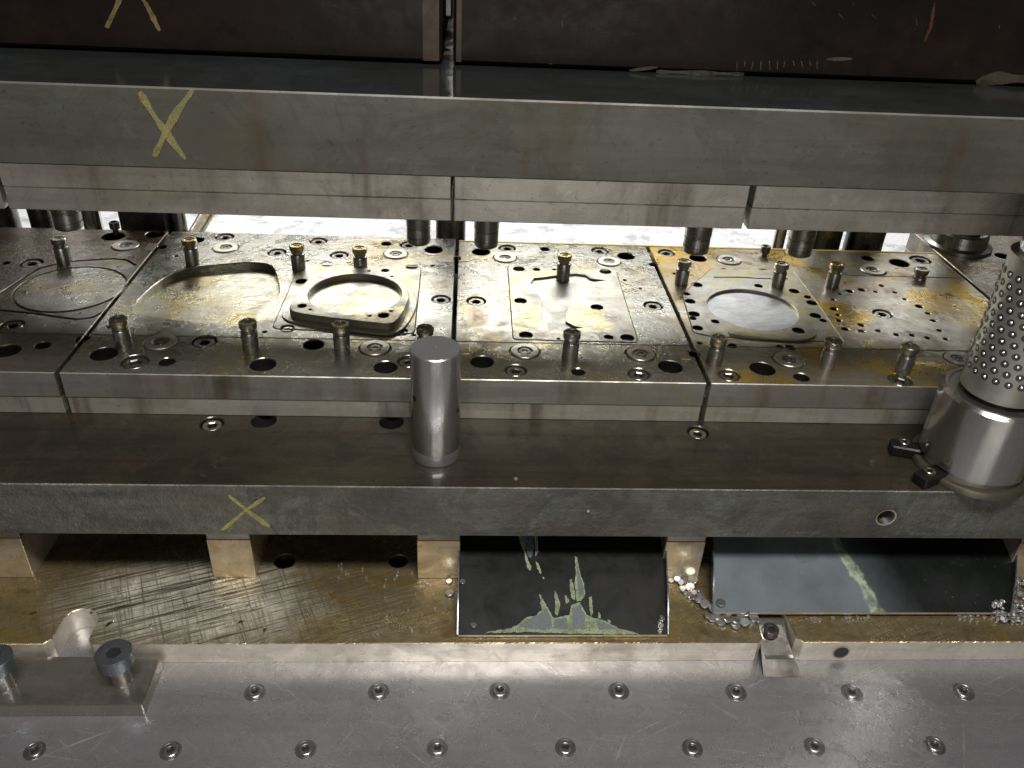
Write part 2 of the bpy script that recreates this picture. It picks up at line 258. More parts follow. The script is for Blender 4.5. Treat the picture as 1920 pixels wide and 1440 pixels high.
# ------------------------------------------------------------------ mesh builder
class MB:
    def __init__(s): s.v = []; s.f = []; s.mi = []; s.cur = 0
    def add(s, pts, faces):
        o = len(s.v); s.v += [tuple(p) for p in pts]
        for f in faces: s.f.append(tuple(o + i for i in f)); s.mi.append(s.cur)
    def quad(s, a, b, c, d): s.add([a, b, c, d], [(0, 1, 2, 3)])
    def box(s, x0, x1, y0, y1, z0, z1, b=0.0008, top=None, front=None, topmat=0, frontmat=0, floormat=None, pit=None):
        """bevelled block; top / front may carry recesses: (loop, depth)"""
        P = lambda x, y, z: (x, y, z)
        X = (x0, x1); Y = (y0, y1); Z = (z0, z1)
        ins = lambda a, k: a[0] + b if k == 0 else a[1] - b
        # faces
        def face_pts(ax, k):
            q = []
            for (i, j) in ((0, 0), (1, 0), (1, 1), (0, 1)):
                if ax == 0: q.append(P(X[k], ins(Y, i), ins(Z, j)))
                if ax == 1: q.append(P(ins(X, i), Y[k], ins(Z, j)))
                if ax == 2: q.append(P(ins(X, i), ins(Y, j), Z[k]))
            return q
        for ax in range(3):
            for k in (0, 1):
                s.cur = topmat if (ax == 2 and k == 1) else (frontmat if (ax == 1 and k == 0) else 0)
                q = face_pts(ax, k)
                if ax == 2 and k == 1 and top:
                    s.face([(p[0], p[1]) for p in q], top, lambda u, v, w: (u, v, z1 + w), b, floormat, pit)
                elif ax == 1 and k == 0 and front:
                    s.face([(p[0], p[2]) for p in q], front, lambda u, v, w: (u, y0 - w, v), b, floormat, pit)
                else: s.add(q, [(0, 1, 2, 3)])
        s.cur = 0
        for i in (0, 1):
            for j in (0, 1):
                s.cur = frontmat if i == 0 else 0
                s.quad((ins(X, 0), Y[i], ins(Z, j)), (ins(X, 1), Y[i], ins(Z, j)), (ins(X, 1), ins(Y, i), Z[j]), (ins(X, 0), ins(Y, i), Z[j]))
                s.cur = 0
                s.quad((X[i], ins(Y, 0), ins(Z, j)), (X[i], ins(Y, 1), ins(Z, j)), (ins(X, i), ins(Y, 1), Z[j]), (ins(X, i), ins(Y, 0), Z[j]))
                s.quad((X[i], ins(Y, j), ins(Z, 0)), (X[i], ins(Y, j), ins(Z, 1)), (ins(X, i), Y[j], ins(Z, 1)), (ins(X, i), Y[j], ins(Z, 0)))
        for i in (0, 1):
            for j in (0, 1):
                for k in (0, 1):
                    s.add([(X[i], ins(Y, j), ins(Z, k)), (ins(X, i), Y[j], ins(Z, k)), (ins(X, i), ins(Y, j), Z[k])], [(0, 1, 2)])
    def face(s, outline, holes, T, b=0.0008, floormat=None, pit=None):
        """flat face with chamfered recesses; T maps (u, v, w) to 3D, w negative = into the material"""
        loops = [list(outline)]
        for (lp, dp) in holes: loops.append(offset(lp, b))
        vs = []; es = []
        for lp in loops:
            o = len(vs); n = len(lp); vs += [Vector(p) for p in lp]; es += [(o + i, o + (i + 1) % n) for i in range(n)]
        rv, re, rf, _, _, _ = delaunay_2d_cdt(vs, es, [], 0, 1e-6)
        fs = []
        boxes = [(min(p[0] for p in l), max(p[0] for p in l), min(p[1] for p in l), max(p[1] for p in l)) for l in loops]
        for f in rf:
            c = (sum(rv[i][0] for i in f) / 3, sum(rv[i][1] for i in f) / 3)
            if not inside(c, loops[0]): continue
            hit = False
            for l, bb in zip(loops[1:], boxes[1:]):
                if bb[0] <= c[0] <= bb[1] and bb[2] <= c[1] <= bb[3] and inside(c, l): hit = True; break
            if not hit: fs.append(tuple(f))
        s.add([T(p[0], p[1], 0) for p in rv], fs)
        keep = s.cur
        for (lp, dp) in holes:
            e = offset(lp, b); n = len(lp)
            s.cur = keep
            s.add([T(p[0], p[1], 0) for p in e] + [T(p[0], p[1], -b) for p in lp], [(i, (i + 1) % n, n + (i + 1) % n, n + i) for i in range(n)])
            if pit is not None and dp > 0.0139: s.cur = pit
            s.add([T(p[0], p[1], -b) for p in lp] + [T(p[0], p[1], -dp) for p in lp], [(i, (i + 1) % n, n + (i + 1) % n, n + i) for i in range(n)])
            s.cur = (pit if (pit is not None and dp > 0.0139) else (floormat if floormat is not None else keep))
            s.add([T(p[0], p[1], -dp) for p in lp], [tuple(range(n))])
        s.cur = keep
    def prism(s, outline, z0, z1, holes=(), b=0.0006, T=None, floormat=None, pit=None, sidemat=0, topmat=0):
        T = T or (lambda u, v, w: (u, v, z1 + w))
        h = z1 - z0; inner = offset(outline, -b); n = len(outline)
        s.cur = topmat
        s.face(inner, list(holes), T, b, floormat, pit)
        s.add([T(p[0], p[1], 0) for p in inner] + [T(p[0], p[1], -b) for p in outline], [(i, (i + 1) % n, n + (i + 1) % n, n + i) for i in range(n)])
        s.cur = sidemat
        s.add([T(p[0], p[1], -b) for p in outline] + [T(p[0], p[1], -h) for p in outline], [(i, (i + 1) % n, n + (i + 1) % n, n + i) for i in range(n)])
        s.add([T(p[0], p[1], -h) for p in outline], [tuple(reversed(range(n)))])
        s.cur = 0
    def lathe(s, prof, n=32, c=(0, 0, 0), axis='Z'):
        """profile of (r, z); r=0 ends close"""
        o = []; rings = []
        for (r, z) in prof:
            ring = []
            for i in range(n):
                a = 2 * math.pi * i / n; x, y = r * math.cos(a), r * math.sin(a)
                p = (x, y, z) if axis == 'Z' else ((x, -z, y) if axis == 'Y' else (z, x, y))
                ring.append((c[0] + p[0], c[1] + p[1], c[2] + p[2]))
            o += ring
        f = []
        for k in range(len(prof) - 1):
            for i in range(n): f.append((k * n + i, k * n + (i + 1) % n, (k + 1) * n + (i + 1) % n, (k + 1) * n + i))
        f.append(tuple(range(n))[::-1]); f.append(tuple((len(prof) - 1) * n + i for i in range(n)))
        s.add(o, f)
    def build(s, name, mats, parent=None, smooth=35, loc=None, fix=True):
        me = bpy.data.meshes.new(name)
        org = Vector(parent['org']) if parent is not None and 'org' in parent else Vector((0, 0, 0))
        if loc is not None: org = Vector(loc)
        me.from_pydata([(p[0] - org.x, p[1] - org.y, p[2] - org.z) for p in s.v], [], s.f)
        for m in (mats if isinstance(mats, (list, tuple)) else [mats]): me.materials.append(M[m])
        me.polygons.foreach_set('material_index', s.mi)
        me.update(); 
        import bmesh
        bm = bmesh.new(); bm.from_mesh(me); bmesh.ops.remove_doubles(bm, verts=bm.verts, dist=1e-6)
        if fix: bmesh.ops.recalc_face_normals(bm, faces=bm.faces)
        bm.to_mesh(me); bm.free()
        if smooth:
            me.polygons.foreach_set('use_smooth', [True] * len(me.polygons)); me.set_sharp_from_angle(angle=D2R(smooth))
        o = bpy.data.objects.new(name, me); COL.objects.link(o)
        if parent is not None: o.parent = parent
        elif loc is not None: o.location = loc
        return o

def inside(p, lp):
    x, y = p; r = False; n = len(lp); j = n - 1
    for i in range(n):
        xi, yi = lp[i][0], lp[i][1]; xj, yj = lp[j][0], lp[j][1]
        if (yi > y) != (yj > y) and x < (xj - xi) * (y - yi) / (yj - yi) + xi: r = not r
        j = i
    return r
def sarea(lp): return sum(lp[i - 1][0] * lp[i][1] - lp[i][0] * lp[i - 1][1] for i in range(len(lp))) / 2
def offset(lp, d):
    sg = 1 if sarea(lp) > 0 else -1; n = len(lp); out = []
    for i in range(n):
        a = Vector(lp[i - 1]); p = Vector(lp[i]); c = Vector(lp[(i + 1) % n])
        e1 = (p - a); e2 = (c - p)
        if e1.length < 1e-9 or e2.length < 1e-9: out.append((p.x, p.y)); continue
        e1.normalize(); e2.normalize()
        n1 = Vector((e1.y, -e1.x)) * sg; n2 = Vector((e2.y, -e2.x)) * sg
        m = n1 + n2
        if m.length < 1e-6: m = n1
        m.normalize(); k = d / max(0.45, m.dot(n1))
        out.append((p.x + m.x * k, p.y + m.y * k))
    return out
def circ(c, r, n=28): return [(c[0] + r * math.cos(2 * math.pi * i / n), c[1] + r * math.sin(2 * math.pi * i / n)) for i in range(n)]
def ring_loop(c, r): return circ(c, r, 64)
def smooth_loop(pts, it=2):
    for _ in range(it):
        q = []
        for i in range(len(pts)):
            a = pts[i]; b = pts[(i + 1) % len(pts)]
            q += [(a[0] * .75 + b[0] * .25, a[1] * .75 + b[1] * .25), (a[0] * .25 + b[0] * .75, a[1] * .25 + b[1] * .75)]
        pts = q
    return pts
def rounded(pts, r, n=5):
    out = []; k = len(pts)
    for i in range(k):
        a = Vector(pts[i - 1]); p = Vector(pts[i]); c = Vector(pts[(i + 1) % k])
        d1 = (a - p); d2 = (c - p); rr = min(r, d1.length * .45, d2.length * .45)
        s_, e_ = p + d1.normalized() * rr, p + d2.normalized() * rr
        for j in range(n + 1):
            t = j / n; q = s_ * (1 - t) ** 2 + p * 2 * t * (1 - t) + e_ * t * t; out.append((q.x, q.y))
    return out
def strip_loop(pts, w):
    """closed outline of a polyline of width w"""
    L = []; R = []
    for i, p in enumerate(pts):
        a = Vector(pts[max(0, i - 1)]); b = Vector(pts[min(len(pts) - 1, i + 1)]); d = (b - a).normalized(); nn = Vector((-d.y, d.x)) * w / 2
        L.append((p[0] + nn.x, p[1] + nn.y)); R.append((p[0] - nn.x, p[1] - nn.y))
    return L + R[::-1]
def g(px, py, z=0.0):
    p = at(px, py, z=z); return (p.x, p.y)
def G(lst, z=0.0): return [g(*p, z) for p in lst]
def CR(px, py, rpx, z=0.0):
    p = at(px, py, z=z); return (p.x, p.y), px_r(p, rpx)

def tag(o, label=None, cat=None, group=None, kind=None):
    if label: o['label'] = label
    if cat: o['category'] = cat
    if group: o['group'] = group
    if kind: o['kind'] = kind
    return o
def thing(name, loc, label, cat, group=None):
    o = bpy.data.objects.new(name, None); COL.objects.link(o); o.location = loc; o['org'] = list(loc); o.empty_display_size = 0.02
    return tag(o, label, cat, group)
def cleanup():
    for o in COL.objects:
        if 'org' in o: del o['org']

# ------------------------------------------------------------------ planes of the press tool
ZS = -0.0655            # top of lower shoe
YS = 0.811              # front of both shoes
ZSB = -0.1465           # underside of lower shoe
ZB = -0.243             # top of bolster
YB = 0.719              # front of bolster
ZBED = -0.2775          # bed
YD = 0.9607             # front of die blocks
ZU = 0.2265             # underside of upper blocks
ZUS0, ZUS1 = 0.3296, 0.4067   # upper shoe

# ------------------------------------------------------------------ background floor
m = MB(); m.quad((-6, 1.9, -0.6), (6, 1.9, -0.6), (6, 9, -0.6), (-6, 9, -0.6))
tag(m.build('floor', 'floor'), kind='structure')

# ------------------------------------------------------------------ small hardware prototypes (unit radius meshes)
def hexa(r, n=6, rot=0.0): return [(r * math.cos(rot + 2 * math.pi * i / n), r * math.sin(rot + 2 * math.pi * i / n)) for i in range(n)]
def screw_mesh():
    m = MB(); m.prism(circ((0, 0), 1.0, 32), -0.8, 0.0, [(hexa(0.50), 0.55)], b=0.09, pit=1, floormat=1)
    return m
def button_mesh():
    m = MB()
    m.prism(circ((0, 0), 1.0, 40), -0.3, 0.10, [(circ((0, 0), 0.5, 28), 0.12)], b=0.05, floormat=0)
    return m
def to_data(mb, name, mats):
    o = mb.build(name, mats); d = o.data; bpy.data.objects.remove(o); return d
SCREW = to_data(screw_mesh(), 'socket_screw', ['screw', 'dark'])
BUTTON = to_data(button_mesh(), 'retainer_button', ['button'])
mb = MB(); mb.prism(circ((0, 0), 1.0, 24), -0.2, 0.0, [(hexa(0.42), 0.4)], b=0.1, floormat=1); SMALLSCREW = to_data(mb, 'button_screw', ['screw', 'dark'])

def place(data, name, parent, p, r, z=0.0, rot=None):
    o = bpy.data.objects.new(name, data); COL.objects.link(o); o.parent = parent
    org = Vector(parent.get('org', (0, 0, 0)))
    o.location = Vector((p[0], p[1], z)) - org; o.scale = (r, r, r)
    o.rotation_euler = (0, 0, random.random() * 6 if rot is None else rot)
    return o

# feature lists in photo pixels: (x, y, half width)
die_defs = [
 dict(label='leftmost lower die block, dark oily steel with a round groove', x=(-1.02, -0.5385), yb=1.452, mat='diedark',
  holes=[(213,443,20),(290,439,17),(303,463,9),(11,493,7),(80,647,14),(154,635,12),(13,657,24)],
  screws=[(59,493,20),(23,609,21)], buttons=[(236,461,24)]),
 dict(label='wide lower die block with a curved pocket and a raised ring block', x=(-0.5325, -0.0180), yb=1.452, mat='die',
  holes=[(368,450,14),(330,480,4),(576,489,3.5),(303,463,9),(154,635,12),(203,613,4),(496,622,4),(195,663,25),(313,678,15),(493,683,24),(588,646,19),
         (724,457,9),(813,468,17),(811,498,4),(857,484,9),(723,688,22),(776,628,4)],
  screws=[(421,444,17),(519,473,17),(597,452,16),(636,478,17),(767,459,17),(827,561,18),(383,640,23),(253,678,26),(767,677,22)],
  buttons=[(423,465,23),(742,477,22),(302,642,30),(703,653,28)]),
 dict(label='middle lower die block with a flat trapezoid insert', x=(-0.0120, 0.3355), yb=1.438, mat='die',
  holes=[(857,484,9),(902,472,17),(1022,467,9),(1174,480,16),(1225,496,8),(1172,525,3.5),(1201,541,3),(904,678,22),(1257,687,23),(1301,664,11),(1084,697,13)],
  screws=[(951,465,16),(1125,470,16),(893,564,18),(1225,573,18),(967,694,21),(1198,701,21)],
  buttons=[(947,484,21),(1142,491,21),(984,659,27),(1201,664,27)]),
 dict(label='right lower die block with an oval opening and yellow oil stains', x=(0.3415, 0.893), yb=1.438, mat='dieyellow',
  holes=[(1225,496,8),(1309,484,16),(1265,513,4),(1359,507,9),(1380,507,6),(1433,508,9),(1301,664,11),(1312,643,5),(1374,648,9),(1463,650,7),(1482,651,9),(1489,518,5),
         (1627,484,12),(1686,493,18),(1430,691,24),(1503,707,15)]+
        [(1280+a/3,360+b/3,r) for a,b,r in ((885,573,4),(940,557,7),(1008,550,7),(1085,560,4),(1120,527,5),(1195,565,4),(1250,603,4),(848,605,4),(850,657,7),(875,690,4),(880,722,5),(915,770,7),
          (1005,748,6),(1008,782,6),(1100,780,5),(1203,803,5),(1290,805,5),(1377,820,5),(1480,827,5),(1330,643,7),(1380,683,5),(1410,723,5),(1445,778,5))],
  screws=[(1250,474,16),(1655,588,18),(1726,487,19),(1367,703,21),(1688,712,23)],
  buttons=[(1367,488,22),(1636,507,23),(1479,675,28),(1795,673,24)]),
 dict(label='far right lower die block, dark and flooded with brown oil', x=(0.900, 1.45), yb=1.56, mat='diedark',
  holes=[(1880,480,14)], screws=[(1800,470,18)], buttons=[]),
]
seam_f = at(900, 641, z=0).y; seam_b = at(1700, 519, z=0).y
blade = [(245,579),(263,557),(293,530),(323,512),(363,500),(417,495),(467,491),(497,493),(513,500),(520,520),(525,545),(518,560),(500,577),(470,600),(445,611),(417,609),(333,600),(252,590)]
formq = [(562,497),(790,501),(777,627),(510,617)]
trap = [(952,500),(1155,508),(1197,643),(962,637)]
oct_ = [(1333,505),(1487,508),(1530,565),(1582,642),(1450,637),(1330,631),(1300,624),(1279,553)]
Z2 = lambda l, ox: [(ox + a / 3, 360 + b / 3) for a, b in l]
flame = Z2([(345,515),(365,487),(430,480),(500,470),(600,462),(650,468),(680,488),(765,500),(700,508),(640,528),(600,558),(575,590),(563,640),(545,690),(541,730),(590,757),(645,765),(560,775),(520,795),(490,798),(450,785),(438,742),(405,722),(410,620),(380,565)], 880)
grA = Z2([(-240,560),(-100,575),(0,568),(120,490),(220,430),(330,402),(440,387),(640,375),(715,383),(765,412)], 0)
grB = Z2([(-240,650),(0,664),(200,683),(320,702),(430,716),(520,706),(620,655)], 0)

dies = []
for k, d in enumerate(die_defs):
    x0, x1 = d['x']; loc = ((x0 + x1) / 2, (YD + d['yb']) / 2, ZS)
    t = thing('die_block', loc, d['label'], 'die block', 'lower die blocks in a row')
    H = []
    for (px, py, r) in d['holes']:
        c, rr = CR(px, py, r); H.append((circ(c, rr, 26 if rr > .006 else 14), 0.026 if rr > .005 else 0.014))
    for (px, py, r) in d['screws']:
        c, rr = CR(px, py, r); H.append((circ(c, rr, 32), 0.008))
    for (px, py, r) in d['buttons']:
        c, rr = CR(px, py, r); H.append((circ(c, rr * 1.07, 36), 0.0035))
    if k < 4: H.append(([(x0 + .002, seam_f - .0004), (x1 - .002, seam_f - .0004), (x1 - .002, seam_f + .0004), (x0 + .002, seam_f + .0004)], 0.003))
    if k == 3: H.append(([(at(1592, 516, z=0).x, seam_b - .0004), (x1 - .002, seam_b - .0004), (x1 - .002, seam_b + .0004), (at(1592, 516, z=0).x, seam_b + .0004)], 0.003))
    if k == 0:
        H.append((strip_loop(smooth_open(G(grA)), 0.0035) if False else strip_loop(G(grA), 0.0035), 0.006)); H.append((strip_loop(G(grB), 0.0035), 0.006))
        c = at(133, 541, z=0); r = px_r(c, 98)
        H.append(([(c.x + r * math.cos(a), c.y + r * math.sin(a)) for a in [i * math.pi / 40 for i in range(80)]], 0.004))
    if k == 1:
        H.append((smooth_loop(G(blade), 1), 0.0135)); H.append((rounded(G(formq), 0.012), 0.005))
    if k == 2: H.append((rounded(G(trap), 0.008), 0.005))
    if k == 3: H.append((rounded(G(oct_), 0.006), 0.005))
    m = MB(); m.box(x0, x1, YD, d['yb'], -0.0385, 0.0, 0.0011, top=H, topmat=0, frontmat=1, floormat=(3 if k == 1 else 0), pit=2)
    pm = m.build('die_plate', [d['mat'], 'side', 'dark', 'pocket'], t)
    m = MB(); m.box(x0 + .001, x1 - .001, YD + .0015, d['yb'], ZS, -0.0387, 0.0008); m.build('backing_plate', 'sidel', t)
    # seam bars let into the plate: narrow wear strips along the inserts
    for (px, py, r) in d['screws']:
        c, rr = CR(px, py, r); place(SCREW, 'socket_screw', t, c, rr * 0.86, -0.0018)
    for (px, py, r) in d['buttons']:
        c, rr = CR(px, py, r); place(BUTTON, 'retainer_button', t, c, rr, 0.0)
        place(SMALLSCREW, 'button_screw', t, c, rr * 0.44, 0.0004 + rr * 0.03)
    dies.append(t)

# --- inserts
def insert(k, outline, ztop, holes, name, mat, depthb=0.0045, r=0.01, rings=(), extra=(), floormat=None):
    H = [(circ(*CR(px, py, rr), 24), 0.015) for (px, py, rr) in holes]
    for (px, py, rr) in rings: c, q = CR(px, py, rr); H.append((circ(c, q, 28), 0.003))
    H += list(extra)
    m = MB(); m.prism(offset(rounded(G(outline), r), -0.0004), -depthb, ztop, H, b=0.0004, pit=1, floormat=floormat)
    o = m.build(name, [mat, 'dark', 'flat', 'disc'], dies[k])
    for (px, py, rr) in rings: c, q = CR(px, py, rr); place(SCREW, 'socket_screw', dies[k], c, q * 0.72, -0.001)
    return o
insert(1, formq, 0.0012, [(613,496,11),(667,497,9),(566,529,12)], 'insert_plate', 'insert', r=0.012, rings=[(772,502,11),(539,616,13),(752,622,13)])
insert(2, trap, 0.0010, [(973,505,11),(1006,506,7),(1039,506,4),(1135,510,11),(976,565,12),(1119,577,12),(986,629,13),(1047,636,4),(1141,633,9),(1176,634,13)],
       'insert_plate', 'insert', r=0.008, extra=[(G(flame), 0.0035)], floormat=2)
big = CR(1411, 580, 84)
insert(3, oct_, 0.0012, [(1307,535,10),(1287,552,7),(1294,566,10),(1301,590,11),(1299,598,7),(1308,616,10),(1341,604,8),(1422,537,8),(1489,547,10),(1514,558,7),(1522,569,10),(1529,593,11),(1543,602,7),(1497,621,12)],
       'insert_plate', 'insert', r=0.006, extra=[(circ(big[0], big[1], 64), 0.0048), (strip_loop(G([(1338,521),(1390,521),(1420,523),(1478,524)]), 0.004), 0.004)], floormat=3)
# curved step in front of the oval opening
m = MB(); m.prism(smooth_loop(G([(1362,623),(1420,628),(1480,633),(1508,632),(1518,622),(1528,620),(1530,634),(1510,642),(1460,640),(1370,632)]), 1), 0.0013, 0.0042, b=0.0006); m.build('locating_ledge', 'insert', dies[3])
# raised ring block
ZR = 0.0145
blk = Z2([(352,436),(560,424),(690,428),(775,446),(822,500),(868,572),(852,630),(818,690),(775,735),(725,742),(560,722),(400,704),(235,680),(190,664),(186,640),(260,540)], 480)
H = [(circ(*CR(px, py, r, ZR), 20), 0.0141) for px, py, r in ((566,573,8),(582,580,3),(722,507,7),(691,508,3),(735,518,3),(719,591,10),(733,583,3),(693,592,3))]
cR = CR(666, 550, 86, ZR); 
H.append((circ(cR[0], cR[1], 72), 0.0118))
m = MB(); m.prism(smooth_loop(G(blk, ZR), 2), 0.0014, ZR, H, b=0.0012, pit=1, floormat=2); m.build('ring_block', ['insert', 'dark', 'rusty'], dies[1])
m = MB(); m.prism(offset(smooth_loop(G(blk, ZR), 2), 0.012), 0.0012, 0.0042, b=0.0009); m.build('stepped_rim', 'insert', dies[1])
for (px, py, r) in ((598,562,9),(683,531,9),(716,577,8),(640,579,8)):
    c, q = CR(px, py, r, 0.003); m = MB(); m.lathe([(q, 0.0027), (q, 0.0036), (q * .7, 0.0042), (q * .45, 0.0036)], 24, (c[0], c[1], 0)); m.build('dowel_plug', 'rusty', dies[1])
# round slug disc inside the leftmost groove
c = at(133, 541, z=0); r = px_r(c, 98)
m = MB(); m.prism(circ((c.x, c.y), r - 0.0035, 72), -0.0039, 0.0004, b=0.0005); m.build('round_insert', 'die', dies[0])
# small key plates bridging the gaps
for k, q in ((1, [(833,479),(851,479),(850,492),(830,492)]), (2, [(864,479),(879,480),(880,491),(864,491)]), (1, [(852,645),(852,663),(848,663),(848,645)]), (2, [(858,645),(879,645),(880,664),(858,664)]),
             (2, [(1266,653),(1283,654),(1286,661),(1291,662),(1295,675),(1277,674)]), (3, [(1312,662),(1330,663),(1334,674),(1316,674)]), (1, [(280,456),(297,457),(288,470),(268,469)])):
    m = MB(); m.prism(offset(G(q), -.0002), -0.0005, 0.0007, b=0.0003); m.build('key_plate', 'insert', dies[k])

# ------------------------------------------------------------------ strip lifters
def lifter_data():
    a = MB(); a.lathe([(0.0115, -0.002), (0.0115, 0.0), (0.0115, 0.026), (0.0108, 0.028), (0.0092, 0.0285), (0.0092, 0.034)], 28)
    b = MB(); b.lathe([(0.0092, 0.034), (0.0120, 0.0345), (0.0124, 0.036), (0.0124, 0.0425), (0.0114, 0.0435), (0.0085, 0.0435), (0.0078, 0.0418), (0.0045, 0.0418), (0.0038, 0.0405)], 28)
    return to_data(a, 'shaft', ['pin']), to_data(b, 'head', ['pinhead'])
LSH, LHD = lifter_data()
M['goldhead'] = steel('gold_oiled_lifter_head', (0.42, 0.35, 0.17), (0.38, 0.34, 0.24), (0.2, 0.36), 0.9, oil=0.5, oilcol=(0.5, 0.34, 0.05), oscale=40, coat=0.6, seed=60, var=0.3)
LHG = LHD.copy(); LHG.materials.clear(); LHG.materials.append(M['goldhead'])
lift = [((354,448),'brassy lifter pin in the back row, beside the left gap, above the curved pocket'),
 ((556,459),'brassy lifter pin in the back row just left of the raised ring block'),
 ((674,464),'brassy lifter pin in the back row directly behind the raised ring block'),
 ((1059,477),'brassy lifter pin in the back row of the middle block, behind its flame shaped recess'),
 ((1284,488),'lifter pin in the back row at the left edge of the yellow stained block'),
 ((1467,493),'dark lifter pin behind the right corner of the oval opening plate'),
 ((1571,494),'orange tinted lifter pin at the back between two rear posts\' reflections'),
 ((109,446),'dark lifter pin at the back of the leftmost block, behind the round groove'),
 ((221,597),'tall wet lifter pin in the front row, left end of the wide block'),
 ((464,603),'lifter pin in the front row below the curved pocket'),
 ((638,607),'lifter pin directly in front of the raised ring block'),
 ((797,614),'lifter pin half hidden behind the big steel cylinder'),
 ((1073,622),'lifter pin in the front row of the middle block'),
 ((1348,632),'lifter pin in the front row left, in front of the oval opening'),
 ((1564,638),'wet lifter pin in front of the right corner of the oval opening plate'),
 ((1708,648),'lifter pin in the front row nearest the ball cage post'),
 ((1727,511),'low lifter pin sunk at the back near the far right gap')]
for (px, lb) in lift:
    low = px == (1727, 511)
    p = at(*px, z=0.012 if low else 0.0435)
    t = thing('lifter_pin', (p.x, p.y, -0.024 if low else 0.0), lb, 'lifter pin', 'spring lifter pins standing on the die blocks')
    for n, dt in (('shaft', LSH), ('head', LHG if ('brassy' in lb or 'orange' in lb) else LHD)):
        o = bpy.data.objects.new(n, dt); COL.objects.link(o); o.parent = t; o.rotation_euler[2] = random.random() * 6

# ------------------------------------------------------------------ lower shoe
def frontpt(px, py, yy): p = at(px, py, y=yy); return (p.x, p.z)
t = thing('lower_shoe', (0, 1.15, ZSB), 'thick dark lower shoe plate under the die blocks with a yellow cross', 'die shoe')
H = []; scr = [(397,794,22),(1309,810,20)]
for (px, py, r) in ((494,788,23),(734,791,22)): c, rr = CR(px, py, r, ZS); H.append((circ(c, rr), 0.04))
for (px, py, r) in scr: c, rr = CR(px, py, r, ZS); H.append((circ(c, rr), 0.010))
hp = at(1661, 970, y=YS); hr = px_r(hp, 17)
FH = [(circ((hp.x, hp.z), hr, 32), 0.03)]
m = MB(); m.box(-1.6, 1.6, YS, 1.56, ZSB, ZS, 0.0013, top=H, front=FH, frontmat=1, pit=2, topmat=0); m.build('shoe_plate', ['shoeL', 'shoeLf', 'dark'], t)
m = MB()
for i in range(9): m.lathe([(hr * 1.0, -0.002 - i * .003), (hr * .9, -0.0035 - i * .003), (hr * 1.0, -0.005 - i * .003)][:3], 28, (hp.x, YS, hp.z), 'Y')
# threads as one ribbed sleeve
m = MB(); prof = []
for i in range(8): prof += [(hr * .995, -(0.001 + i * .0028)), (hr * .88, -(0.0024 + i * .0028))]
n = 32; vv = []; ff = []
for (r_, z_) in prof:
    for i in range(n): a = 2 * math.pi * i / n; vv.append((hp.x + r_ * math.cos(a), YS - z_, hp.z + r_ * math.sin(a)))
for k in range(len(prof) - 1):
    for i in range(n): ff.append((k * n + i, k * n + (i + 1) % n, (k + 1) * n + (i + 1) % n, (k + 1) * n + i))
m.add(vv, ff); m.build('threaded_hole', 'socket', t)
m = MB(); n = 40
m.add([(hp.x + q * math.cos(2 * math.pi * i / n), YS - 0.0003 - (0.0004 if q > hr * 1.01 else 0), hp.z + q * math.sin(2 * math.pi * i / n)) for q in (hr * 1.16, hr * .98) for i in range(n)],
      [(i, (i + 1) % n, n + (i + 1) % n, n + i) for i in range(n)]); m.build('hole_chamfer', 'riser', t)
for (px, py, r) in scr: c, rr = CR(px, py, r, ZS); place(SCREW, 'socket_screw', t, c, rr * .84, ZS - 0.003)

def stroke(name, pts, wpx, yy, mat, parent, jag=0.12, out=0.0004):
    """paint stroke laid on an upright face at y = yy"""
    m = MB(); P3 = []; 
    for i in range(len(pts) - 1):
        a, b = pts[i], pts[i + 1]; n = max(2, int(math.hypot(b[0] - a[0], b[1] - a[1]) / 5))
        for j in range(n + (i == len(pts) - 2)): P3.append((a[0] + (b[0] - a[0]) * j / n, a[1] + (b[1] - a[1]) * j / n))
    L = []
    for i, p in enumerate(P3):
        a = Vector(P3[max(0, i - 1)]); b = Vector(P3[min(len(P3) - 1, i + 1)]); dd = (b - a).normalized(); nn = Vector((-dd.y, dd.x))
        w = wpx / 2 * (1 + random.uniform(-jag, jag) * .7) * (.82 + .22 * math.sin(i * .35 + wpx)) * min(1, .55 + .2 * min(i, len(P3) - 1 - i))
        for sgn in (1, -1):
            q = at(p[0] + nn.x * w * sgn, p[1] + nn.y * w * sgn, y=yy); L.append((q.x, yy - out, q.z))
    m.add(L, [(2 * i, 2 * i + 1, 2 * i + 3, 2 * i + 2) for i in range(len(P3) - 1)])
    return m.build(name, mat, parent, smooth=0)
stroke('paint_mark', [(429,928),(470,962),(506,987)], 9, YS, 'chalklow', t, out=0.0006)
stroke('paint_mark', [(497,932),(462,955),(417,993)], 8, YS, 'chalklow', t, out=0.0010)

# slugs and crumbs are added further down

# ------------------------------------------------------------------ risers
rz = ZB
ris = [((-60, 40), (-60, 62), 'leftmost riser block under the lower shoe, cut by the photo edge'),
       ((390, 468), (400, 480), 'square riser block under the lower shoe below the small yellow cross'),
       ((780, 860), (783, 862), 'wet riser block just left of the narrow black chute'),
       ((1239, 1314), (1236, 1308), 'riser block between the two black chutes'),
       ((1893, 1990), (1880, 1980), 'rightmost riser block beside the wide chute')]
YR = YS + 0.020
for (a, b, lb) in ris:
    xa = at(b[0], 1086, z=ZB).x; xb = at(b[1], 1086, z=ZB).x
    t = thing('riser_block', ((xa + xb) / 2, 1.1, ZB), lb, 'riser block', 'riser blocks between shoe and bolster')
    m = MB(); m.box(xa, xb, YR, 1.5, ZB, -0.1735, 0.0009); m.build('lower_bar', 'riser', t)
    m = MB(); m.box(xa + .0005, xb - .0005, YR + .0008, 1.5, -0.1733, ZSB - .0002, 0.0009); m.build('shadow_bar', 'side', t)  # the shoe's cast shadow on the riser, built as a darker bar

